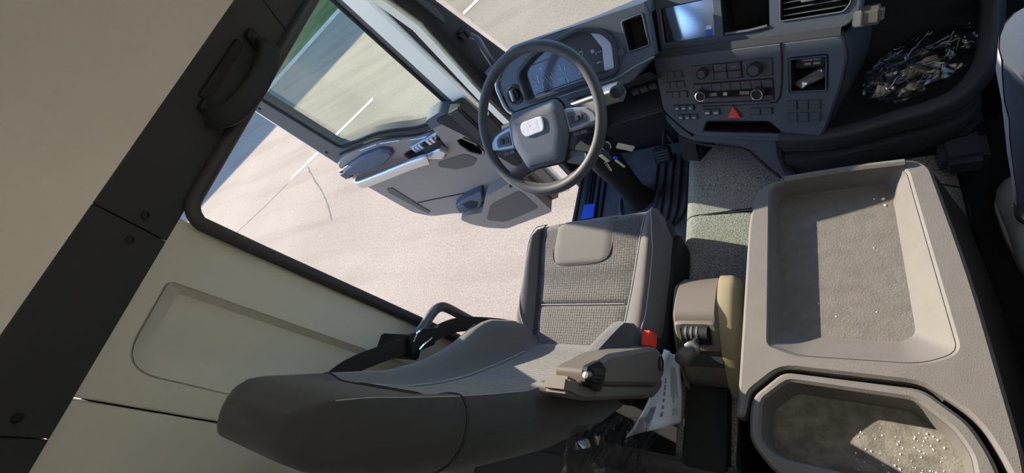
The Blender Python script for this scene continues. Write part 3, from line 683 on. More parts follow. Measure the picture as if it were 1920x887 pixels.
# ---- passenger side: deep shelf with a curved lip, drawer below
lip = spline([(-.075, .932, .425), (.02, .912, .418), (.10, .912, .415), (.18, .925, .415), (.24, .930, .418), (.295, .945, .43), (.335, .99, .45), (.355, 1.05, .48), (.37, 1.15, .53)], 5)
sweep('shelf_lip', lip, rnd([(-.018, -.026), (.018, -.026), (.018, .022), (-.018, .022)], .012, 3), 'dash_dark', db)
shelf_pts = [(p.x, p.y) for p in lip]+[(.37, 1.22), (.03, 1.22), (-.075, 1.0)]
plate('shelf_floor', Fr((0, 0, .40), (1, 0, 0), (0, 1, 0), (0, 0, 1)), shelf_pts, -.02, -.004, 'dash_black', db, ch=0)
dr = [(p.x, p.y) for p in lip[:32]]
loft('drawer_front', [[V((x, y+.004, .405)), V((x, y-.006, .395)), V((x, y-.010, .375)), V((x, y+.02, .372)), V((x, y+.02, .352)), V((x, y-.018, .350)), V((x, y-.022, .335)), V((x, y-.012, .285)), V((x, y+.01, .235))] for x, y in dr], 'dash_dark', db, closed=False, caps=False, smooth=30)
plate('lower_box', XY, [(-.09, .94), (.31, .93), (.345, .97), (.345, 1.3), (-.09, 1.3)], .02, .30, 'dash_black', db, ch=.01)
tube('drawer_seam', [(-.079, .918, .40), (-.079, .904, .35), (-.072, .905, .30), (-.06, .93, .24)], .0035, 'black', db, n=6)
box('passenger_front', (.36, 1.18, .0), (1.05, 1.5, .62), 'dash_black', db, bev=.03)
bx_ = box('corner_foot', (.255, .86, .215), (.345, .95, .285), 'dash_dark', db, bev=.015)

# ================================================================== steering wheel and column
tw = R(41.6)
WF_ = Fr((-.66, .896, .80), (1, 0, 0), (0, math.cos(tw), math.sin(tw)), (0, -math.sin(tw), math.cos(tw)))
sw = empty('steering_wheel', (-.66, 1.12, .0), 'black four-spoke steering wheel with silver button pads and a film-covered emblem', 'steering wheel')
rim = [WF_.p(.2135*math.cos(2*PI*i/72), .2135*math.sin(2*PI*i/72)) for i in range(72)]
bm = bmesh.new(); rv = []
for i in range(72):
    t = 2*PI*i/72; rr = []
    for j in range(14):
        a = 2*PI*j/14; rr.append(bm.verts.new(WF_.p((.2135+.0165*math.cos(a))*math.cos(t), (.2135+.0165*math.cos(a))*math.sin(t), .0150*math.sin(a))))
    rv.append(rr)
for i in range(72):
    for j in range(14): bm.faces.new((rv[i][j], rv[(i+1) % 72][j], rv[(i+1) % 72][(j+1) % 14], rv[i][(j+1) % 14]))
finish('rim', bm, 'leather', sw, 180)
HB = [(-.100, .020), (-.082, .045), (.082, .045), (.100, .020), (.103, -.055), (.066, -.138), (-.066, -.138), (-.103, -.055)]
hr = lambda c, d, r=.016: [WF_.p(x, y, d) for x, y in rnd(offset(HB[::-1] if area(HB) < 0 else HB, c), r, 4)]
hb = loft('hub', [hr(-.002, -.05), hr(-.002, -.008), hr(.0, .004), hr(.012, .018), hr(.024, .022), hr(.04, .022)], 'dash', sw, smooth=28)
tube('hub_seam', hr(-.004, -.004), .0025, 'black', sw, n=6, closed=True)
em = rnd([(-.047, -.026), (-.033, -.040), (.030, -.036), (.036, -.022), (.036, .006), (.020, .008), (-.038, .006), (-.048, -.004)], .007, 3)
plate('emblem', WF_, em, .02, .0265, 'emblem', sw, ch=.002, label='silver emblem plate under crumpled protective film')
for s in (-1, 1):
    f = [(s*.098, .010), (s*.135, .004), (s*.170, -.005), (s*.192, -.024), (s*.197, -.05), (s*.150, -.058), (s*.101, -.062)]
    f = rnd(f if s > 0 else f, .008, 3)
    pd = plate('button_pad', WF_, f if area(f) > 0 else f[::-1], -.02, .004, 'satin', sw, ch=.004)
    q = rnd([(s*.108, -.004), (s*.150, -.010), (s*.166, -.022), (s*.168, -.045), (s*.110, -.05)], .005, 3)
    plate('key_field', WF_, q if area(q) > 0 else q[::-1], .002, .0065, 'dash', pd, ch=.001)
    for u, v, a, b in ((s*.137, -.029, .040, .020), (s*.140, -.029, .012, .014)):
        button('key', WF_, u, v, a, b, .0045, 'dash_dark' if a > .02 else 'black', pd, .004+(.003 if a < .02 else 0))
    for u in (.113, .137): button('lower_key', WF_, s*(u+.008), -.070, .023, .010, .014, 'dash', pd, -.016)
    sweep('spoke', [WF_.p(s*.09, -.03, -.018), WF_.p(s*.15, -.026, -.014), WF_.p(s*.205, -.03, -.002)], rnd([(-.006, -.034), (.006, -.034), (.006, .034), (-.006, .034)], .004, 2), 'leather', sw, up=WF_.W)
    # lower spokes, broad and tapering into the rim
    rings = []
    for t in range(6):
        k = t/5; cx, cy = s*(.055+.095*k), -.120-.034*k; hw = .026+.006*abs(k-.4)
        nx, ny = .36*s, .93; d = -.022+.020*k
        rings.append([WF_.p(cx+nx*a*hw*-1*s*s, cy+ny*a*hw, d+b*.009) for a, b in ((-1, -1), (-1, .6), (-.7, 1), (.7, 1), (1, .6), (1, -1))])
    loft('lower_spoke', rings, 'leather', sw, smooth=40)
sweep('lower_arch', [WF_.p(.205*math.cos(R(a)), .205*math.sin(R(a)), -.006) for a in range(-128, -51, 7)], rnd([(-.012, -.007), (.012, -.007), (.012, .007), (-.012, .007)], .005, 2), 'leather', sw, up=WF_.N)
# column and its shroud
cA = WF_.p(0, -.04, -.05); cB = V((-.66, 1.05, .58)); cC = V((-.70, 1.12, .02))
sweep('column_shroud', spline([cA, WF_.p(0, -.04, -.10), cB+V((0, 0, .04)), V((-.66, 1.16, .50))], 5), rnd([(-.065, -.06), (.065, -.06), (.065, .06), (-.065, .06)], .03, 4), 'dash_dark', sw, up=(1, 0, 0))
loft('column_boot', [[V((cx+w2*a, cy+h2*b, z)) for a, b in circ(1, 20)] for cx, cy, z, w2, h2 in ((-.665, 1.04, .50, .062, .07), (-.672, 1.055, .36, .058, .062), (-.68, 1.075, .2, .052, .055), (-.69, 1.09, .06, .052, .052), (-.692, 1.092, .03, .064, .062), (-.692, 1.092, .012, .07, .066))], 'dash_black', sw, smooth=40)
for s in (1, -1):
    st = empty('control_stalk', (-.66+s*.08, 1.0, .70), ('pale grey' if s > 0 else 'dark')+' control stalk on the '+('right, beside the instrument display' if s > 0 else 'left, behind the steering wheel rim'), 'control stalk', group='steering column stalks')
    sweep('arm', [V((-.66+s*.05, 1.02, .70)), V((-.66+s*.12, 1.005, .715)), V((-.66+s*.175, .995, .722))], circ(.012, 10, .016), 'metal_grey' if s > 0 else 'dash_dark', st)
    if s > 0:
        GF = Fr((-.445, .995, .722), (.94, -.1, .3), (-.30, .1, .94), V((.94, -.1, .3)).cross(V((-.30, .1, .94))))
        sweep('grip', [V((-.50, .998, .718)), V((-.475, .995, .722)), V((-.45, .99, .726)), V((-.428, .985, .728))], rnd([(-.022, -.026), (.022, -.026), (.022, .026), (-.022, .026)], .012, 3), 'metal_grey', st)
        lathe('end_dial', Fr((-.432, .985, .735), (1, 0, 0), (0, .6, .8), (0, -.8, .6)), [(.018, 0), (.018, .024), (.013, .028), (.011, .024), (.0001, .024)], 'dash_dark', st, 20)
    else:
        sweep('grip', [V((-.80, .998, .716)), V((-.84, .993, .722)), V((-.875, .985, .726))], rnd([(-.014, -.018), (.014, -.018), (.014, .018), (-.014, .018)], .01, 3), 'metal_grey', st)

# ================================================================== driver's seat
SX = -.642
def make_seat():
    st = empty('driver_seat', (SX, .45, 0), 'charcoal fabric driver seat with woven insert and folded-up armrest', 'seat')
    def H(s, y):
        a = abs(s); ins = lerp([(.30, .155), (.75, .198)], y)
        z = .428+.016*sstep(.45, .68, y)
        if y > .715: z -= .085*min(1.6, (y-.715)/.075)**2
        z += .034*math.sin(PI*max(0, min(1, (a-ins+.012)/.125)))**1.2
        if a > .215: z -= .085*((a-.215)/.047)**2
        return z
    def patch(name, y0, y1, sl, sr, m, nu=14, nv=22, lift=0, edge=.012, depth=.010, skirt=.07, lim=None):
        bm = bmesh.new(); gridv = []
        for j in range(nv+1):
            b = j/nv; row = []
            for i in range(nu+1):
                a = i/nu; y = y0+(y1-y0)*b; l_, r_ = sl(y), sr(y)
                if y1 > .77:                       # the front edge bows
                    s_ = l_+(r_-l_)*a; y = y0+(y1-(.075 if s_ < 0 else .035)*(abs(s_)/.26)**2.2-y0)*b
                s = l_+(r_-l_)*a
                e = min(a*(r_-l_), (1-a)*(r_-l_), b*(y1-y0), (1-b)*(y1-y0))
                z = H(s, y)+lift-depth*(1-math.sqrt(max(0, 1-(1-min(1, e/edge))**2)))
                row.append(bm.verts.new((SX+s, y, z)))
            gridv.append(row)
        for j in range(nv):
            for i in range(nu): bm.faces.new((gridv[j][i], gridv[j][i+1], gridv[j+1][i+1], gridv[j+1][i]))
        loop = gridv[0][:]+[r[-1] for r in gridv[1:]]+gridv[-1][-2::-1]+[r[0] for r in gridv[-2:0:-1]]
        low = [bm.verts.new((v.co.x, v.co.y, v.co.z-skirt)) for v in loop]
        for i in range(len(loop)): bm.faces.new((loop[i-1], loop[i], low[i], low[i-1]))
        return finish(name, bm, m, st, 60)
    ins = lambda y: lerp([(.30, .150), (.75, .198)], y)
    patch('cushion_insert', .27, .441, lambda y: -ins(y), lambda y: ins(y), 'fabric_weave')
    patch('cushion_insert', .443, .80, lambda y: -ins(y), lambda y: ins(y), 'fabric_weave')
    for s in (-1, 1):
        f = (lambda y: lerp([(.27, .175), (.33, .192), (.40, .228), (.50, .257), (.62, .258), (.72, .240), (.80, .20)], y)) if s < 0 else (lambda y: lerp([(.27, .235), (.40, .252), (.6, .258), (.72, .248), (.80, .215)], y))
        patch('cushion_bolster', .27, .79, (lambda y: -f(y)) if s < 0 else ins, (lambda y: -ins(y)) if s < 0 else f, 'fabric_grey', nu=12, skirt=.15, edge=.02, depth=.012)
        q = [(SX+s*(ins(y)+.001), y, H(s*ins(y), y)-.002) for y in [.30+i*.035 for i in range(14)]]
        tube('seam', q, .0022, 'black' if s < 0 else 'stitch', st, n=6, k=2)
        q = [(SX+s*(f(y)-.022), y, H(s*(f(y)-.022), y)+.001) for y in [.34+i*.03 for i in range(15)]]
        tube('piping', q, .0018, 'stitch', st, n=6, k=2)
    def pl(y): return -.13+.03*(1-math.sqrt(max(0, 1-(1-min(1, (y-.578)/.035))**2)))
    def pr_(y): return .092-.03*(1-math.sqrt(max(0, 1-(1-min(1, (y-.578)/.035))**2)))
    patch('front_pad', .578, .804, pl, pr_, 'fabric_pad', lift=.005, edge=.008, depth=.006, skirt=.02)
    q = [(SX-.13, .74), (SX-.13, .62), (SX-.10, .583), (SX-.02, .577), (SX+.06, .583), (SX+.092, .62), (SX+.092, .74)]
    tube('pad_seam', [(x, y, H(x-SX, y)+.001) for x, y in q], .002, 'black', st, n=6)
    tube('cross_stitch', [(SX+s, .442, H(s, .442)-.001) for s in (-.15, -.08, 0, .08, .15)], .002, 'stitch', st, n=6)
    # under-seat: pan, bellows, base
    loft('seat_pan', [[V((SX+x, .52+y, z)) for x, y in rnd([(-w, -d), (w, -d), (w, d), (-w, d)], .05, 4)] for z, w, d in ((.22, .22, .21), (.25, .245, .235), (.345, .25, .245), (.36, .24, .23))], 'fabric_dark', st)
    rings = []
    for i in range(9):
        k = .012*(i % 2); rings.append([V((SX+x, .47+y, .05+i*.0215)) for x, y in rnd([(-.2+k, -.19+k), (.2-k, -.19+k), (.2-k, .2-k), (-.2+k, .2-k)], .03, 3)])
    loft('bellows', rings, 'rubber', st, smooth=30)
    plate('base', Fr((SX, .46, 0), (1, 0, 0), (0, 1, 0), (0, 0, 1)), rect(-.22, -.22, .22, .24, .03), .001, .055, 'black', st, ch=.01)
    plate('side_shield', Fr((-.385, 0, 0), (0, 1, 0), (0, 0, 1), (1, 0, 0)), rnd([(.27, .20), (.70, .22), (.72, .33), (.60, .365), (.30, .37)], .03), -.012, .008, 'dash_black', st, ch=.006)
    # backrest
    YB = [(.40, .37), (.50, .362), (.58, .338), (.62, .312), (.66, .27), (.70, .226), (.75, .184), (.80, .147), (.90, .098), (1.05, .056), (1.16, .027), (1.22, .012), (1.245, -.002), (1.270, -.03)]
    YC = [(.40, .325), (.46, .29), (.52, .245), (.60, .195), (.70, .140), (.80, .098), (.90, .066), (1.0, .048), (1.05, .044), (1.16, .027), (1.22, .012), (1.245, -.002), (1.270, -.03)]
    YR = [(.40, .17), (.60, .085), (.80, .0), (1.0, -.055), (1.14, -.082), (1.22, -.092), (1.26, -.085), (1.270, -.065)]
    WW = [(.40, .222), (.50, .252), (.62, .272), (.70, .262), (.80, .254), (1.0, .248), (1.06, .238), (1.11, .225), (1.16, .206), (1.21, .186), (1.245, .165), (1.260, .135), (1.270, .10)]
    def front(s, z):
        w_ = lerp(WW, z); q = abs(s)/w_
        y = lerp(YC, z)+(lerp(YB, z)-lerp(YC, z))*sstep(.54, .80, q)
        dep = .45*(y-lerp(YR, z))
        if q > .84: y -= dep*(1-math.sqrt(max(0, 1-((q-.84)/.16)**2)))
        return y
    def ring(z, sc=1):
        w_ = lerp(WW, z); pts = []
        for i in range(33):
            a = math.sin((i/32-.5)*PI); pts.append(V((SX+a*w_, front(a*w_, z), z)))
        ymid = pts[-1].y; yr = lerp(YR, z)
        for i in range(1, 16):
            t = math.cos(PI*i/16); q = abs(t); y = yr
            if q > .7: y += (ymid-yr)*(1-math.sqrt(max(0, 1-((q-.7)/.3)**2)))
            pts.append(V((SX+t*w_, y, z)))
        return pts
    zs = [.40, .43, .46, .50, .54, .58, .61, .64, .67, .70, .74, .78, .82, .87, .92, .98, 1.03, 1.058]
    rr_ = [ring(z) for z in zs]; fi = [i for i in range(33) if abs(math.sin((i/32-.5)*PI)) < .89]
    loft('backrest', [[r[i] for i in fi] for r in rr_], 'fabric_grey', st, smooth=180, closed=False, caps=False)
    loft('backrest_shell', [r[fi[-1]:]+r[:fi[0]+1] for r in rr_], 'fabric_dark', st, smooth=180, closed=False, caps=False)
    hz_ = [1.062, 1.066, 1.09, 1.12, 1.15, 1.18, 1.205, 1.23, 1.25, 1.255, 1.264, 1.270]
    loft('headrest', [ring(z) for z in hz_], 'fabric_dark', st, smooth=180)
    tube('headrest_seam', ring(1.06), .003, 'black', st, n=6, closed=True)
    bm = bmesh.new(); gv = []
    for j in range(26):
        z = .43+j*(1.045-.43)/25; row = []
        for i in range(17):
            s = (i/16-.5)*2*.50*lerp(WW, z); e = min(i, 16-i)/16*.5; row.append(bm.verts.new((SX+s, front(s, z)+.004-.008*(1-sstep(0, .05, e)), z)))
        gv.append(row)
    for j in range(25):
        for i in range(16): bm.faces.new((gv[j][i], gv[j][i+1], gv[j+1][i+1], gv[j+1][i]))
    finish('backrest_insert', bm, 'fabric_weave', st, 180)
    for s in (-1, 1):
        tube('stitching', [(SX+s*.885*lerp(WW, z), front(.885*lerp(WW, z), z)+.0012, z) for z in [.62+i*.041 for i in range(16)]],   .0010, 'stitch', st, n=5, k=2)
        tube('piping', [(SX+s*.505*lerp(WW, z), front(.505*lerp(WW, z), z)+.003, z) for z in [.50+i*.045 for i in range(12)]], .0022, 'stitch' if s < 0 else 'black', st, n=6, k=2)
    tube('side_seam', [(SX+.985*lerp(WW, z), (front(.98*lerp(WW, z), z)+lerp(YR, z))/2+.02, z) for z in (.55, .7, .85, 1.0, 1.06)], .002, 'black', st, n=5)
    # folded-up armrest on the inner side
    AF = Fr((-.345, 0, 0), (0, 1, 0), (0, 0, 1), (1, 0, 0))
    ar = empty('armrest', (-.36, .23, .53)); adopt(ar, st); ar.location = (0, 0, 0); ar.matrix_parent_inverse = Matrix.Identity(4); ar.matrix_parent_inverse = Matrix.Translation(-V(st.location))
    bpy.data.objects.remove(ar)
    arm = plate('armrest', AF, rnd([(.125, .855), (.150, .868), (.172, .83), (.205, .775), (.285, .55), (.282, .505), (.235, .485), (.20, .52)], [.006, .01, .01, .01, .03, .03, .03, .01], 5), -.05, .014, 'armrest', st, ch=.008, label='grey-brown plastic armrest folded up beside the backrest')
    plate('armrest_pad', AF, rnd([(.095, .90), (.115, .905), (.128, .862), (.199, .518), (.232, .478), (.205, .468), (.172, .51), (.10, .835)], .012, 4), -.055, .004, 'armrest', arm, ch=.008)
    box('armrest_tip', (.098, .872, -.04), (.128, .915, .012), 'armrest', arm, bev=.006, fr=AF)
    plate('dial_well', AF, rnd([(.125, .80), (.128, .865), (.158, .862), (.180, .82), (.172, .79)], .005, 3), .005, .0155, 'black', arm, ch=.001)
    DFr = Fr(AF.p(.150, .818, .014), V((0, .45, .0)).normalized(), (1, 0, 0), V((0, -.18, .98)).normalized())
    pr = []
    for i in range(24): pr.append(.016 if i % 2 else .0142)
    rings = [[DFr.p(r*k*math.cos(2*PI*i/24), r*k*math.sin(2*PI*i/24), d) for i, r in enumerate(pr)] for k, d in ((1, 0), (1, .028), (.8, .033))]
    loft('dial', rings, 'dash_black', arm, smooth=20)
    lathe('dial_tip', DFr, [(.007, .03), (.008, .042), (.006, .047), (.0001, .048)], 'metal_grey', arm, 16)
    lathe('pivot_cap', AF, [(.017, .012), (.017, .016), (.011, .017), (.010, .013), (.0001, .013)], 'dash_black', arm, 20, .252, .522)
    # recliner lever, buckle
    lathe('recliner_knob', Fr((-.385, .16, .60), (0, 1, 0), (0, 0, 1), (1, 0, 0)), [(.022, 0), (.022, .02), (.016, .024), (.0001, .024)], 'dash_black', st, 18)
    bk = sweep('buckle_stalk', [V((-.375, .335, .30)), V((-.372, .322, .42)), V((-.368, .312, .50))], rnd([(-.008, -.016), (.008, -.016), (.008, .016), (-.008, .016)], .004, 2), 'dash_black', st, up=(0, 1, 0))
    BF = Fr((-.366, .310, .515), (1, 0, 0), (0, .95, .1), (0, -.1, .99))
    box('buckle', (-.012, -.022, -.02), (.012, .022, .026), 'red_plastic', st, bev=.004, fr=BF, label='bright red seat belt buckle')
    return st
seat = make_seat()
# clear film left on the seat's lower back
bm = bmesh.new(); N1, N2 = 14, 10; g_ = []
for j in range(N2):
    row = []
    for i in range(N1):
        a, b = i/(N1-1), j/(N2-1); z = .80-.42*a; y = .06+.10*a-.13*b-.05*a*b
        row.append(bm.verts.new((-.372+.02*noise.noise(V((a*5, b*4, 1.3)))-.03*b, y+.012*noise.noise(V((a*6, b*5, 7))), z+.015*noise.noise(V((a*4, b*6, 3))))))
    g_.append(row)
for j in range(N2-1):
    for i in range(N1-1): bm.faces.new((g_[j][i], g_[j][i+1], g_[j+1][i+1], g_[j+1][i]))
fo = finish('protective_film', bm, 'wrap_film', smooth=20); T(fo, 'crumpled clear protective film hanging at the rear of the driver seat', 'plastic film')
fo.modifiers.new('solid', 'SOLIDIFY').thickness = .0008

# ================================================================== belt, bars, handles
bt = empty('seat_belt', (-.97, .40, .2), 'black seat belt strap running down the outer side of the driver seat', 'seat belt')
bp_ = spline([(-.915, -.03, 1.04), (-.975, .085, .935), (-.985, .218, .73), (-.985, .31, .60), (-.975, .37, .42), (-.965, .40, .27)], 8)
sweep('strap', bp_, [(-.0012, -.024), (.0012, -.024), (.0012, .024), (-.0012, .024)], 'belt', bt, up=(0, 1, .4), smooth=20)
tube('strap', [(-.968, .398, .30), (-.955, .375, .18), (-.94, .33, .05)], .010, 'belt', bt, n=8)
AFb = Fr((-.972, .395, .315), (0, .9, .3), (0, -.3, .9), (1, 0, 0))
box('anchor', (-.022, -.03, -.008), (.022, .03, .010), 'dash_black', bt, bev=.003, fr=AFb)
plate('tongue', Fr((-.965, .222, .735), V((0, .55, -.83)), V((0, .83, .55)), V((1, 0, 0))), rnd([(-.05, -.028), (.04, -.028), (.05, 0), (.04, .028), (-.05, .028)], .006, 3), -.006, .006, 'dash_black', bt, ch=.002)
tube('tongue_loop', [(-.958, .205, .77), (-.955, .238, .765), (-.955, .258, .725), (-.958, .275, .70)], .003, 'chrome', bt, n=6)
tube('tongue_loop', [(-.955, .19, .745), (-.952, .21, .735), (-.952, .235, .715)], .003, 'chrome', bt, n=6)
gb = empty('grab_bar', (-1.0, .34, 0), 'dark bent tube grab bar beside the driver seat at the door opening', 'grab bar')
tube('tube', [(-1.01, .205, .745), (-1.0, .255, .722), (-1.0, .315, .70), (-1.0, .343, .677), (-1.0, .352, .64), (-1.0, .35, .52), (-.99, .345, .25), (-.985, .34, .015)], .0155, 'metal_bar', gb, n=14, k=6)
box('bracket', (-1.122, .165, .70), (-.995, .225, .775), 'dash_black', gb, bev=.006)
h1 = empty('roof_grab_handle', (-1.07, .66, 1.43), 'black moulded grab handle on the dark roof rail above the driver door', 'grab handle')
HF = Fr(RF.p(0, 0, .003), RF.U, RF.W, RF.N)
pth = spline([HF.p(.535, 0.065, .0), HF.p(.545, 0.058, .030), HF.p(.575, 0.050, .046), HF.p(.66, 0.042, .052), HF.p(.745, 0.046, .046), HF.p(.780, 0.052, .030), HF.p(.792, 0.058, .0)], 6)
sweep('grip', pth, rnd([(-.027, -.014), (.027, -.014), (.027, .014), (-.027, .014)], .010, 3), 'dash_black', h1, up=RF.N)
for a in (.532, .768): plate('mount', HF, rnd(rect(a, .045, a+.032, .10), .008, 3), 0, .018, 'dash_black', h1, ch=.005)
plate('back_plate', HF, rnd([(.56, .088), (.745, .088), (.745, .112), (.56, .112)], .006, 3), 0, .012, 'black', h1, ch=.003)
tube('edge_line', [HF.p(u, v, d) for u, v, d in ((.56, .043, .05), (.64, .033, .058), (.72, .037, .052), (.77, .046, .04))], .0018, 'metal_grey', h1, n=6)
h2 = empty('pillar_grab_handle', (-.97, 1.25, .7), 'black curved grab handle on the windscreen pillar beyond the steering wheel', 'grab handle')
tube('grip', [(-.985, 1.305, .935), (-.955, 1.300, .905), (-.935, 1.264, .875), (-.93, 1.245, .825), (-.93, 1.235, .775), (-.94, 1.232, .72), (-.96, 1.235, .66), (-.985, 1.245, .63)], .0125, 'metal_bar', h2, n=12)
box('mount', (-1.0, 1.285, .92), (-.965, 1.33, .965), 'dash_black', h2, bev=.008)
box('mount', (-1.0, 1.225, .60), (-.965, 1.265, .645), 'dash_black', h2, bev=.008)

# ================================================================== floor things
fm = empty('floor_mat', (-.7, 1.1, 0), 'black moulded rubber floor mat with raised ribs under the pedals', 'floor mat')
plate('sheet', Fr((0, 0, .001), (1, 0, 0), (0, 1, 0), (0, 0, 1)), rnd([(-.955, .70), (-.46, .70), (-.455, 1.36), (-.93, 1.385), (-.965, 1.2)], .04), 0, .008, 'mat_rubber', fm, ch=.003)
for k in range(5):
    o_ = .035*k
    tube('rib', [(-.475-o_, 1.30, .011), (-.475-o_, 1.08-.3*o_, .011), (-.485-o_*1.1, .99-.7*o_, .011), (-.53-o_*1.1, .93-.8*o_, .011), (-.62-o_, .86-.8*o_, .011)], .0065, 'rubber', fm, n=8)
for x in (-.905, -.935, -.875): tube('rib', [(x, 1.33, .011), (x+.005, 1.1, .011), (x+.01, .95, .011), (x+.05, .86, .011)], .0065, 'rubber', fm, n=8)
tube('rib', [(-.775, 1.16, .011), (-.772, 1.05, .011), (-.745, 1.005, .011), (-.66, 1.0, .011), (-.615, 1.03, .011), (-.605, 1.12, .011)], .008, 'dash', fm, n=8)
tube('edge_bead', [(-.95, 1.30, .011), (-.945, 1.12, .011), (-.93, 1.09, .011), (-.93, .98, .011), (-.925, .80, .011)], .009, 'rubber', fm, n=8)
for nm, x, y, w_, h_, lb in (('brake_pedal', -.555, 1.225, .075, .07, 'wide black brake pedal between steering column and accelerator'), ('accelerator_pedal', -.44, 1.215, .055, .10, 'narrow black accelerator pedal beside the engine tunnel')):
    e_ = empty(nm, (x, y+.05, .0), lb, 'pedal')
    pf = Fr((x, y, .11), (1, 0, 0), (0, .55, .83), (0, -.83, .55))
    pd = plate('pad', pf, rect(-w_/2, -h_/2, w_/2, h_/2, .012), -.012, .006, 'rubber', e_, ch=.004)
    for k in range(4): box('pad_rib', (-w_/2+.008, -h_/2+.012+k*(h_-.02)/4, .005), (w_/2-.008, -h_/2+.019+k*(h_-.02)/4, .010), 'mat_rubber', pd, bev=.002, fr=pf)
    tube('lever', [pf.p(0, 0, -.01), pf.p(0, .03, -.06), (x, y+.13, .10), (x, y+.15, .005)], .010, 'metal_bar', e_, n=8)
bt_ = plate('blue_tape', Fr((-.998, 0, .0), (0, 1, 0), (0, 0, 1), (-1, 0, 0)), rect(1.07, -.10, 1.17, -.005, .002, 2), 0, .004, 'blue_tape', ch=.001)
bpy.data.objects.remove(bt_)
bt_ = plate('blue_tape', Fr((-.93, 1.065, .024), (1, 0, 0), (0, 1, 0), (0, 0, 1)), rnd([(-.034, -.045), (.034, -.045), (.034, .028), (-.026, .032)], .004, 2), -.002, .006, 'blue_tape', ch=.001)
T(bt_, 'bright blue tape patch on the door sill edge', 'tape')
sl2 = loft('sill_trim', [[V((x, y, z)) for x, z in ((-1.0, 0.0), (-.998, .012), (-.985, .022), (-.955, .02), (-.94, .004))] for y in (.75, 1.0, 1.2, 1.38)], 'dash_dark', closed=False, caps=False); T(sl2, kind='structure')

# ================================================================== engine tunnel, bunk base
et = empty('engine_tunnel', (0, .9, 0), 'speckled grey carpet covered engine tunnel between driver footwell and console', 'engine tunnel')
tp_ = []
for y, zt, xl in ((-.02, .215, -.37), (.3, .218, -.372), (.70, .22, -.376), (.838, .22, -.376)):
    pr2 = [(xl-.055, .0), (xl-.045, .06)]+[(xl-.035+.05*(1-math.cos(a)), zt-.05+.05*math.sin(a)) for a in [i*PI/2/6 for i in range(7)]]+[(0, zt), (.25, zt), (.29, zt-.03), (.31, 0)]
    tp_.append([V((x, y, z)) for x, z in pr2])
loft('carpet', tp_, 'carpet', et, smooth=180, closed=False, caps=False)
tp2 = []
for y, zt, xl in ((.842, .22, -.376), (1.1, .225, -.378), (1.40, .27, -.38)):
    pr2 = [(xl-.055, .0), (xl-.045, .06)]+[(xl-.035+.05*(1-math.cos(a)), zt-.05+.05*math.sin(a)) for a in [i*PI/2/6 for i in range(7)]]+[(0, zt), (.25, zt), (.29, zt-.03), (.31, 0)]
    tp2.append([V((x, y, z)) for x, z in pr2])
loft('carpet', tp2, 'carpet', et, smooth=180, closed=False, caps=False)
tube('carpet_seam', [(-.376, .84, .205), (-.33, .838, .219), (-.2, .83, .219), (-.1, .822, .219)], .004, 'dash_black', et, n=6)
bk_ = empty('bunk_base', (0, -.45, 0), 'dark grey fabric covered bunk base behind the seats', 'bunk')
box('base', (-1.05, -.95, .005), (1.05, .068, .26), 'bunk', bk_, bev=.012)
box('cushion', (-1.05, -.95, .262), (1.05, .02, .30), 'bunk', bk_, bev=.018)

# ================================================================== storage console on the tunnel
sc_ = empty('storage_console', (.03, .45, .22), 'grey plastic storage console with a shallow tray and an open rear bin', 'storage console')
TZ = .50
cs = lambda p: [(.1+(x-.1)*.9205, y*.9205) for x, y in p]      # laid out on the drawing board, then brought to size
CF = Fr((0, 0, TZ), (1, 0, 0), (0, 1, 0), (0, 0, 1))
outer = rnd([(-.195, .045), (.255, .045), (.262, .15), (.248, .50), (.222, .780), (.195, .808), (-.06, .812), (-.135, .800), (-.160, .70), (-.182, .30)], [.03, .03, .05, .1, .03, .02, .05, .06, .1, .1], 5)
outer = cs(outer) if area(outer) > 0 else cs(outer)[::-1]
# the tray lid ends at the bin along a faceted line
lid = rnd([(-.190, .168), (-.172, .172), (-.168, .195), (-.163, .228), (-.095, .292), (.150, .278), (.212, .222), (.232, .168), (.246, .105), (.258, .098), (.262, .17), (.248, .50), (.222, .782), (.195, .808), (-.06, .812), (-.135, .800), (-.160, .70), (-.182, .30)],
          [.004, .012, .02, .03, .03, .03, .03, .03, .012, .006, .02, .1, .03, .02, .05, .06, .1, .1], 4)
lid = cs(lid) if area(lid) > 0 else cs(lid)[::-1]
rim_ = rnd([(-.118, .345), (-.060, .322), (.150, .318), (.205, .345), (.178, .775), (.16, .790), (-.06, .793), (-.105, .785)], [.01, .02, .03, .02, .015, .01, .02, .02], 4)
rim_ = cs(rim_) if area(rim_) > 0 else cs(rim_)[::-1]
def inner(p, a): return [(x+a*(1 if x < 0 else -1.0), y) for x, y in p]
flo = rnd([(-.096, .398), (-.055, .385), (.128, .380), (.150, .398), (.148, .775), (.135, .785), (-.06, .789), (-.098, .780)], [.01, .02, .03, .02, .015, .01, .02, .02], 4)
flo = cs(flo) if area(flo) > 0 else cs(flo)[::-1]
plate('tray_lid', CF, lid, -.05, 0, 'console', sc_, [rim_], ch=.006)
n_ = len(rim_); bm = bmesh.new()
a_ = [bm.verts.new(CF.p(x, y, -.004)) for x, y in rim_]; b_ = [bm.verts.new(CF.p(x, y, -.056)) for x, y in flo]
for i in range(n_): bm.faces.new((a_[i], a_[(i+1) % n_], b_[(i+1) % n_], b_[i]))
bmesh.ops.recalc_face_normals(bm, faces=bm.faces); finish('tray_wall', bm, 'console', sc_, 35, recalc=False)
plate('tray_floor', CF, offset(flo, -.003), -.072, -.055, 'console_floor', sc_, ch=0)
loft('front_lip', [[CF.p(x, y0+dy, z) for dy, z in ((0, -.01), (0, .010), (.006, .015), (.014, .012), (.02, -.02))] for x, y0 in cs(((-.07, .792), (.0, .792), (.1, .791), (.178, .786)))], 'console', sc_, closed=False, caps=False)
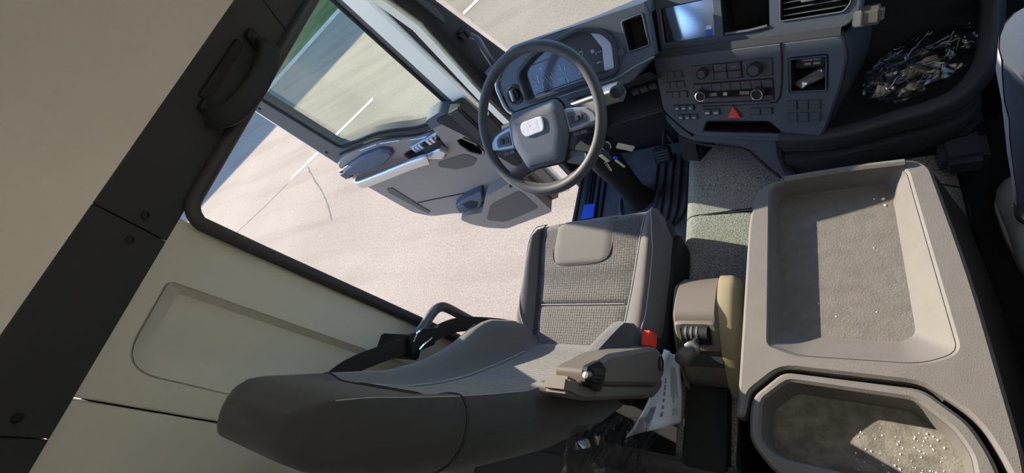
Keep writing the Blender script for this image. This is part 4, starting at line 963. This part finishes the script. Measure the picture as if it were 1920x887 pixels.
# bin
brim = rnd([(-.163, .13), (-.150, .105), (-.11, .062), (.19, .056), (.226, .08), (.232, .11), (.222, .165), (.203, .214), (.146, .268), (-.092, .282), (-.154, .222), (-.162, .19)], .018, 3)
brim = cs(brim) if area(brim) > 0 else cs(brim)[::-1]
bop = rnd([(-.140, .135), (-.128, .112), (-.10, .098), (.17, .084), (.196, .10), (.196, .16), (.178, .20), (.132, .246), (-.082, .262), (-.136, .212)], .014, 3)
bop = cs(bop) if area(bop) > 0 else cs(bop)[::-1]
plate('bin_rim', CF, brim, -.04, -.003, 'console', sc_, [bop], ch=.006)
bfl = [(x*.96+.002, y*.93+.010) for x, y in bop]
n_ = len(bop); bm = bmesh.new()
a_ = [bm.verts.new(CF.p(x, y, -.008)) for x, y in bop]; b_ = [bm.verts.new(CF.p(x, y, -.088)) for x, y in bfl]
for i in range(n_): bm.faces.new((a_[i], a_[(i+1) % n_], b_[(i+1) % n_], b_[i]))
bmesh.ops.recalc_face_normals(bm, faces=bm.faces); finish('bin_wall', bm, 'console', sc_, 35, recalc=False)
plate('bin_floor', CF, offset(bfl, -.003), -.10, -.087, 'console_dusty', sc_, ch=0)
crumbs = []
for i in range(70):
    x, y = random.uniform(0.03, .16), random.uniform(.095, .185); r_ = random.uniform(.0008, .0022)
    if i > 30 and random.random() < .5: x = random.uniform(.12, .165)
    crumbs.append((CF.p(x, y, -.087), r_))
for x, y, r_ in ((.128, .682, .004), (.130, .665, .003), (.112, .685, .002), (.10, .56, .002), (.02, .40, .002), (.09, .41, .0015), (-.01, .43, .0015)):
    crumbs.append((CF.p(x, y, -.055), r_))
bm = bmesh.new()
for p_, r_ in crumbs: bmesh.ops.create_icosphere(bm, subdivisions=1, radius=r_, matrix=Matrix.Translation(p_))
finish('crumbs', bm, 'sole', sc_, 0)['kind'] = 'stuff'
# flared skirt
def skirt(k, z): return [V((x+(.068*k if x > .03 else -.012*k), y+(.012*k if y > .4 else -.0*k), z)) for x, y in outer]
loft('body', [skirt(1, .225), skirt(.92, .27), skirt(.1, TZ-.03), skirt(-.02, TZ-.012)], 'console_side', sc_, smooth=40, ends=(True, False))
loft('floor_skirt', [[V((.305, y, .0)), V((.30, y, .15)), V((.29, y, .24))] for y in (.045, .4, .76)], 'console_side', sc_, closed=False, caps=False)

# ================================================================== parking brake pedestal
pb = empty('parking_brake_console', (-.26, .35, .22), 'grey pedestal with the hand brake lever between seat and storage console', 'brake console')
def side(x, grow=0):
    q = rnd([(.555+grow, .215), (.545+grow, .36), (.505, .418+grow), (.415, .438+grow), (.395, .432+grow), (.285-grow, .335), (.262-grow, .30), (.258-grow, .215)], [.0, .03, .03, .02, .015, .02, .02, 0], 4)
    return [V((x, y, z)) for y, z in q]
loft('housing', [side(-.345, -.012), side(-.337), side(-.236), side(-.229, -.008)], 'armrest', pb, smooth=35)
def kid(x, g=0):
    q = rnd([(.535-g, .24), (.535-g, .40-g), (.50, .425-g), (.42, .43-g), (.34, .395-g), (.25+g, .30), (.225+g, .25), (.26+g, .235)], [.03, .03, .04, .05, .08, .03, .03, .03], 4)
    return [V((x, y, z)) for y, z in q]
loft('side_shell', [kid(-.232), kid(-.205), kid(-.188, .008), kid(-.180, .022)], 'tan', pb, smooth=40, label='olive tan side shell')
loft('side_shell', [kid(-.345, .012), kid(-.354, .02), kid(-.358, .035)], 'tan', pb, smooth=40, label='olive tan side shell')
sl_n = V((0, -.66, .75)); SF = Fr((-.285, .395, .432), (1, 0, 0), V((0, .75, .66)), sl_n)
fr_o = rnd(rect(-.055, -.088, .055, -.004), .014, 4); fr_i = rnd(rect(-.034, -.070, .034, -.014), .008, 3)
plate('gate_frame', SF, fr_o, -.01, .012, 'armrest', pb, [fr_i], ch=.006)
plate('gate_well', SF, offset(fr_i, -.002), -.009, .002, 'black', pb, ch=0)
lv = sweep('lever_barrel', [SF.p(-.030, -.036, .010), SF.p(.0, -.036, .010), SF.p(.032, -.036, .010)], circ(.020, 16), 'dash_black', pb)
for x in (-.024, -.010, .004): sweep('barrel_ring', [SF.p(x, -.036, .010), SF.p(x+.005, -.036, .010)], circ(.0215, 16), 'metal_grey', lv)
lk = tube('lever', [SF.p(.006, -.045, .022), SF.p(.0, -.052, .040), SF.p(-.004, -.058, .052)], .009, 'dash_black', pb, n=10)
KFr = Fr(SF.p(-.007, -.062, .058), (1, 0, 0), (0, .8, .6), V((-.15, -.55, .55)).normalized())
lathe('collar', KFr, [(.016, -.018), (.020, -.014), (.020, -.006), (.014, -.002)], 'metal_grey', lk, 18)
lathe('knob', KFr, [(.012, -.006), (.016, .004), (.0205, .020), (.0215, .032), (.018, .044), (.010, .050), (.0001, .051)], 'knob_grey', lk, 20)
loft('lower_cover', [[V((x, y, z)) for x, y in rnd([(-.357, y0), (-.247, y0), (-.247, y1), (-.357, y1)], .015, 3)] for z, y0, y1 in ((.215, .02, .33), (.24, .03, .32), (.262, .05, .30))], 'dash_black', pb)
plate('rear_plate', SF, rnd(rect(-.048, -.135, .055, -.092), .008, 3), -.02, .005, 'dash_dark', pb, ch=.003)

# ================================================================== small things
# paper sheet tucked between seat and pedestal
bm = bmesh.new(); uvw = []; g_ = []
PA = [V((-.352, .305, .455)), V((-.345, .312, .372)), V((-.338, .150, .322)), V((-.385, .07, .56))]
for j in range(17):
    row = []
    for i in range(13):
        a, b = i/12, j/16
        p = (PA[0]*(1-a)+PA[1]*a)*(1-b)+(PA[3]*(1-a)+PA[2]*a)*b
        p += V((.010*math.sin(b*PI)*(1-a)+.005*math.sin(a*7+b*3), .0, .006*math.sin(b*6)))
        row.append(bm.verts.new(p))
    g_.append(row)
for j in range(16):
    for i in range(12): bm.faces.new((g_[j][i], g_[j][i+1], g_[j+1][i+1], g_[j+1][i]))
pap = empty('paper_sheet', (-.36, .2, .33), 'creased printed paper sheet stuck between driver seat and brake pedestal', 'paper')
psh = finish('sheet', bm, 'paper', pap, 180); psh.modifiers.new('solid', 'SOLIDIFY').thickness = .0006
def pp(a, b, off=.0022):
    p = (PA[0]*(1-a)+PA[1]*a)*(1-b)+(PA[3]*(1-a)+PA[2]*a)*b
    return p+V((.010*math.sin(b*PI)*(1-a)+.005*math.sin(a*7+b*3)+off, 0, .006*math.sin(b*6)+off*.4))
def strip(nm, a0, b0, a1, b1):
    bm = bmesh.new(); q = []
    for k in range(7):
        t = k/6; q.append((bm.verts.new(pp(a0, b0+(b1-b0)*t)), bm.verts.new(pp(a1, b0+(b1-b0)*t))))
    for x, y in zip(q, q[1:]): bm.faces.new((x[0], x[1], y[1], y[0]))
    finish(nm, bm, 'ink', psh, 0)
for k in range(6): strip('print_line', .48, .36+k*.085, .53, .36+k*.085+random.uniform(.04, .07))
for k in range(5): strip('print_line', .66+k*.035, .2, .675+k*.035, .2+random.uniform(.2, .5))
for k in range(4): strip('print_line', .70+k*.03, .75, .712+k*.03, .75+random.uniform(.08, .12))
strip('print_block', .20, .70, .36, .86)
td = plate('paper_tab', Fr((-.334, .148, .330), (0, 1, 0), (.25, 0, .97), V((0, 1, 0)).cross(V((.25, 0, .97)))), [(x*.8, y) for x, y in circ(.013, 16)], -.001, .001, 'tag_cream', pap, ch=0)
# keys in the ignition
ks = empty('key_set', (-.575, .985, .52), 'bunch of keys with paper tags hanging from the ignition', 'keys')
kfr = Fr((-.572, .975, .53), (1, 0, 0), (0, .3, .95), (0, -.95, .3))
tube('ring', [kfr.p(.017*math.cos(2*PI*i/20), .017*math.sin(2*PI*i/20), .004) for i in range(20)], .0018, 'chrome', ks, n=6, closed=True)
lathe('lock', kfr, [(.02, -.03), (.02, -.002), (.012, 0), (.0001, 0)], 'dash_black', ks, 18)
def hang(nm, u0, v0, ang, w_, l_, m_, d, th_=.004, r_=.003):
    a = R(ang); f = Fr(kfr.p(u0, v0, d), V((math.cos(a), 0, math.sin(a))), V((-math.sin(a), 0, math.cos(a))), (0, -1, 0))
    return plate(nm, f, rect(-w_/2, -l_, w_/2, 0, r_, 2), -th_/2, th_/2, m_, ks, ch=min(.001, th_*.3))
hang('key_fob', -.012, -.012, -8, .030, .055, 'dash_dark', .008, .012, .008)
hang('key_blade', -.028, -.060, -4, .009, .055, 'chrome', .008, .003)
hang('key_blade', .012, -.060, 14, .009, .050, 'tag_cream', .010, .003)
hang('key_tag', .035, -.010, 48, .030, .058, 'tag_cream', .0, .0015)
hang('key_tag', -.030, -.025, 12, .016, .045, 'tag_cream', .012, .0015)
hang('key_clip', .012, -.045, 40, .012, .015, 'blue_tape', .014, .005)
# wrapped charger lying in the niche
cg = empty('wrapped_charger', LF.p(.19, -.045, -.02).to_tuple(), 'pale charger in a clear sleeve lying in the charging niche', 'charger')
CFr = Fr(LF.p(.190, -.020, -.018), (LF.U*.86+LF.W*.5), (LF.W*.86-LF.U*.5), LF.N)
box('body', (-.033, -.011, -.012), (.036, .011, .008), 'metal_grey', cg, bev=.004, fr=CFr)
box('sleeve', (-.038, -.0135, -.0145), (.040, .0135, .0105), 'plastic_film', cg, bev=.004, fr=CFr)
# crumpled clear bag on the passenger shelf
pbg = empty('plastic_bag', (.24, 1.06, .40), 'crumpled clear plastic bag with a cable lying on the dark passenger shelf', 'plastic bag')
bm = bmesh.new(); bmesh.ops.create_icosphere(bm, subdivisions=5, radius=1)
for v in bm.verts:
    n3 = v.co.copy(); k = 1+.16*noise.noise(n3*2.3+V((4, 1, 2)))+.10*abs(noise.noise(n3*5.1))+.05*abs(noise.noise(n3*11))
    p = V((n3.x*.105, n3.y*.085, n3.z*.034))*k; p.y += p.x*.35; v.co = V((.235, 1.065, .436))+p
    if v.co.z < .399: v.co.z = .399+.002*noise.noise(n3*9)
finish('bag', bm, 'plastic_film', pbg, 25)
for q in range(2):
    tube('cable', [(.19+.05*q+.022*math.cos(t*1.1+q), 1.03+.03*q+.026*math.sin(t*1.1), .415+.004*t) for t in range(6)], .0035, 'metal_grey' if q else 'dash_dark', pbg, n=6)
for i in range(22):
    a = random.uniform(0, 6.28); r_ = random.uniform(.35, .95); x, y = math.cos(a)*.10*r_, math.sin(a)*.08*r_; y += x*.35; zt = .440+.030*math.sqrt(max(0, 1-r_*r_))
    b = random.uniform(-.4, 1.4); L_ = random.uniform(.012, .05)
    tube('crease', [(.235+x+math.cos(b)*L_*t, 1.065+y+math.sin(b)*L_*t, zt+random.uniform(-.004, .006)) for t in (-.5, -.1, .2, .5)], random.uniform(.0005, .0013), 'film_edge', pbg, n=5, k=3)

# ================================================================== passenger seat and seated person
ps = copy_tree(seat, (1.33, -.0, 0)); ps.name = 'passenger_seat'; ps['label'] = 'charcoal fabric passenger seat carrying the person at the right edge'
pe = empty('person', (.62, .45, .43), 'seated person in navy trousers with grey side panel and white shoes at right edge', 'person')
def skinned(name, chains, m, parent, sub=2):
    """chains: lists of (x, y, z, r); equal points are shared"""
    bm = bmesh.new(); idx = {}; es = []; rad = []; root = None
    vs_ = []
    for ch in chains:
        prev = None
        for x, y, z, r_ in ch:
            k = (round(x, 4), round(y, 4), round(z, 4))
            if k not in idx: idx[k] = len(vs_); vs_.append((x, y, z)); rad.append(r_)
            if prev is not None and prev != idx[k]: es.append((prev, idx[k]))
            prev = idx[k]
    bm.free(); me = bpy.data.meshes.new(name); me.from_pydata(vs_, es, []); me.materials.append(MATS[m])
    o = bpy.data.objects.new(name, me); col.objects.link(o); adopt(o, parent)
    md = o.modifiers.new('skin', 'SKIN'); md.use_smooth_shade = True
    sv = me.skin_vertices[0].data
    for i, r_ in enumerate(rad): sv[i].radius = (r_, r_)
    sv[0].use_root = True
    s_ = o.modifiers.new('sub', 'SUBSURF'); s_.levels = sub; s_.render_levels = sub
    return o
HIP = (.70, .42, .56)
def arm(s):
    x = HIP[0]+s*.20; return [(HIP[0], .33, 1.00, .10), (x-s*.03, .33, 1.00, .055), (x, .34, .96, .048), (x+s*.06, .42, .72, .038), (x+s*.01, .62, .62, .028), (x-s*.01, .67, .61, .022), (x-s*.015, .72, .605, .030)]
def fingers(s):
    x = HIP[0]+s*.20-s*.015; out = []
    for k, (dx, L_) in enumerate(((-.026, .062), (-.009, .072), (.009, .068), (.026, .052))):
        out.append([(x, .72, .605, .030), (x+dx, .755, .603, .010), (x+dx*1.1, .755+L_*.5, .595, .009), (x+dx*1.1, .755+L_*.9, .575, .008)])
    out.append([(x, .72, .605, .030), (x-s*.032, .735, .598, .011), (x-s*.045, .765, .592, .009)])
    return out
body = [[(*HIP, .12), (HIP[0], .38, .70, .115), (HIP[0], .35, .85, .115), (HIP[0], .33, 1.00, .10), (HIP[0], .33, 1.08, .05), (HIP[0], .345, 1.14, .05)]]
body += [[(*HIP, .12), (HIP[0]+s*.09, .46, .55, .085), (HIP[0]+s*.10, .56, .56, .075)] for s in (-1, 1)]
for s in (-1, 1): body += [arm(s)]+fingers(s)
bdy = skinned('body', body, 'skin', pe)
# head with face
bm = bmesh.new(); bmesh.ops.create_uvsphere(bm, u_segments=32, v_segments=24, radius=1)
for v in bm.verts:
    n3 = v.co.copy(); p = V((n3.x*.075, n3.y*.095, n3.z*.115)); f_ = max(0, n3.y)
    if n3.z < -.2: p.x *= 1+.35*(n3.z+.2); p.y *= 1+.15*(n3.z+.2)
    d = math.hypot(n3.x*.075, (n3.z+.12)*.115); p.y += f_*.026*math.exp(-(n3.x/.16)**2-((n3.z+.16)/.17)**2)
    for s in (-1, 1): p.y -= f_*.012*math.exp(-((n3.x-s*.38)/.16)**2-((n3.z-.05)/.12)**2)
    p.y += f_*.008*math.exp(-(n3.x/.3)**2-((n3.z+.50)/.07)**2)
    v.co = V((HIP[0], .365, 1.235))+p
hdm = finish('head', bm, 'skin', pe, 180)
for s in (-1, 1):
    lathe('ear', Fr((HIP[0]+s*.074, .36, 1.23), (0, .9, .3), (0, -.3, .9), (s, 0, 0)), [(.022, 0), (.026, .01), (.018, .014), (.0001, .008)], 'skin', hdm, 14)
    lathe('eye', Fr((HIP[0]+s*.029, .442, 1.243), (1, 0, 0), (0, 0, 1), (0, 1, 0)), [(.012, -.004), (.010, .003), (.0001, .006)], 'white_print', hdm, 14)
lathe('mouth', Fr((HIP[0], .449, 1.172), (1, 0, 0), (0, 0, .35), (0, 1, 0)), [(.022, -.004), (.018, .002), (.0001, .003)], 'red_plastic', hdm, 14)
bm = bmesh.new(); bmesh.ops.create_uvsphere(bm, u_segments=28, v_segments=18, radius=1)
bmesh.ops.delete(bm, geom=[v for v in bm.verts if v.co.z < -.1 or (v.co.z < .45 and v.co.y > .35)], context='VERTS')
for v in bm.verts: v.co = V((HIP[0]+v.co.x*.082, .357+v.co.y*.101, 1.243+v.co.z*.122))
finish('hair', bm, 'hair', pe, 180)
# clothes
skinned('shirt', [[(HIP[0], .40, .60, .135), (HIP[0], .38, .70, .128), (HIP[0], .35, .85, .13), (HIP[0], .33, 1.0, .112), (HIP[0], .33, 1.05, .07)]]+[[(HIP[0], .33, 1.0, .112), (HIP[0]+s*.17, .33, 1.0, .068), (HIP[0]+s*.205, .345, .94, .06), (HIP[0]+s*.235, .39, .80, .052)] for s in (-1, 1)], 'shirt', pe)
def leg(s, hip, knee, ank):
    H_, K_, A_ = V(hip), V(knee), V(ank); pts = []
    for t in range(8): k = t/8; pts.append((H_.lerp(K_, k), .092-.022*k))
    for t in range(10): k = t/9; pts.append((K_.lerp(A_, k), .070-.014*math.sin(k*PI*.5)*1.2))
    P = [p for p, r_ in pts]; rings = []
    for i, (p, r_) in enumerate(pts):
        t = (P[min(i+1, len(P)-1)]-P[max(i-1, 0)]).normalized(); sd_ = V((1, 0, 0))-t*t.x; sd_.normalize(); f_ = sd_.cross(t)
        rings.append([p+(sd_*math.cos(a)+f_*math.sin(a))*r_*(1+.06*noise.noise(V((p.z*14, p.y*11, a*1.4+s)))) for a in [2*PI*j/20 for j in range(20)]])
    return rings
LK, LA = (.397, .905, .60), (.438, .785, .115)
r1 = leg(-1, (.60, .45, .55), LK, LA); tr1 = loft('trouser_leg', r1, 'trousers', pe, smooth=180, label='navy trouser leg with grey side panel')
r2 = leg(1, (.80, .45, .55), (.86, .90, .56), (.86, .80, .115)); loft('trouser_leg', r2, 'trousers', pe, smooth=180)
skinned('trouser_seat', [[(.70, .42, .57, .13), (.61, .46, .55, .10), (.60, .50, .55, .095)], [(.70, .42, .57, .13), (.79, .46, .55, .10), (.80, .50, .55, .095)]], 'trousers', pe)
bm = bmesh.new(); rows = []
for i in range(8, 17):
    row = []
    for j in range(7, 12): c_ = sum(r1[i], V())/20; row.append(bm.verts.new(c_+(r1[i][j]-c_)*1.03))
    rows.append(row)
for a, b in zip(rows, rows[1:]):
    for j in range(4): bm.faces.new((a[j], a[j+1], b[j+1], b[j]))
finish('side_panel', bm, 'trouser_panel', tr1, 180)
def shoe(x, y):
    sh_ = [(-.115, .030, .045), (-.10, .040, .075), (-.05, .043, .088), (.0, .044, .080), (.05, .048, .062), (.10, .050, .050), (.14, .044, .042), (.165, .028, .032)]
    rings = []
    for dy, w_, h_ in sh_: rings.append([V((x+w_*math.cos(a), y+dy, .022+max(0, math.sin(a))*h_*.8+.0)) if math.sin(a) >= -.01 else V((x+w_*math.cos(a), y+dy, .018)) for a in [2*PI*k/18 for k in range(18)]])
    u = loft('shoe', rings, 'shoe_white', pe, smooth=60, label='white sports shoe')
    plate('sole', XY, rnd([(x-.034, y-.12), (x+.034, y-.12), (x+.05, y), (x+.054, y+.10), (x+.03, y+.17), (x-.03, y+.17), (x-.054, y+.10), (x-.05, y)], .025, 4), .001, .024, 'sole', u, ch=.005)
    for k in range(4): tube('lace', [(x-.028, y+.0+k*.022, .077-k*.006), (x, y+.004+k*.022, .092-k*.006), (x+.028, y+.0+k*.022, .077-k*.006)], .003, 'sole', u, n=6)
shoe(.424, .775); shoe(.86, .82)
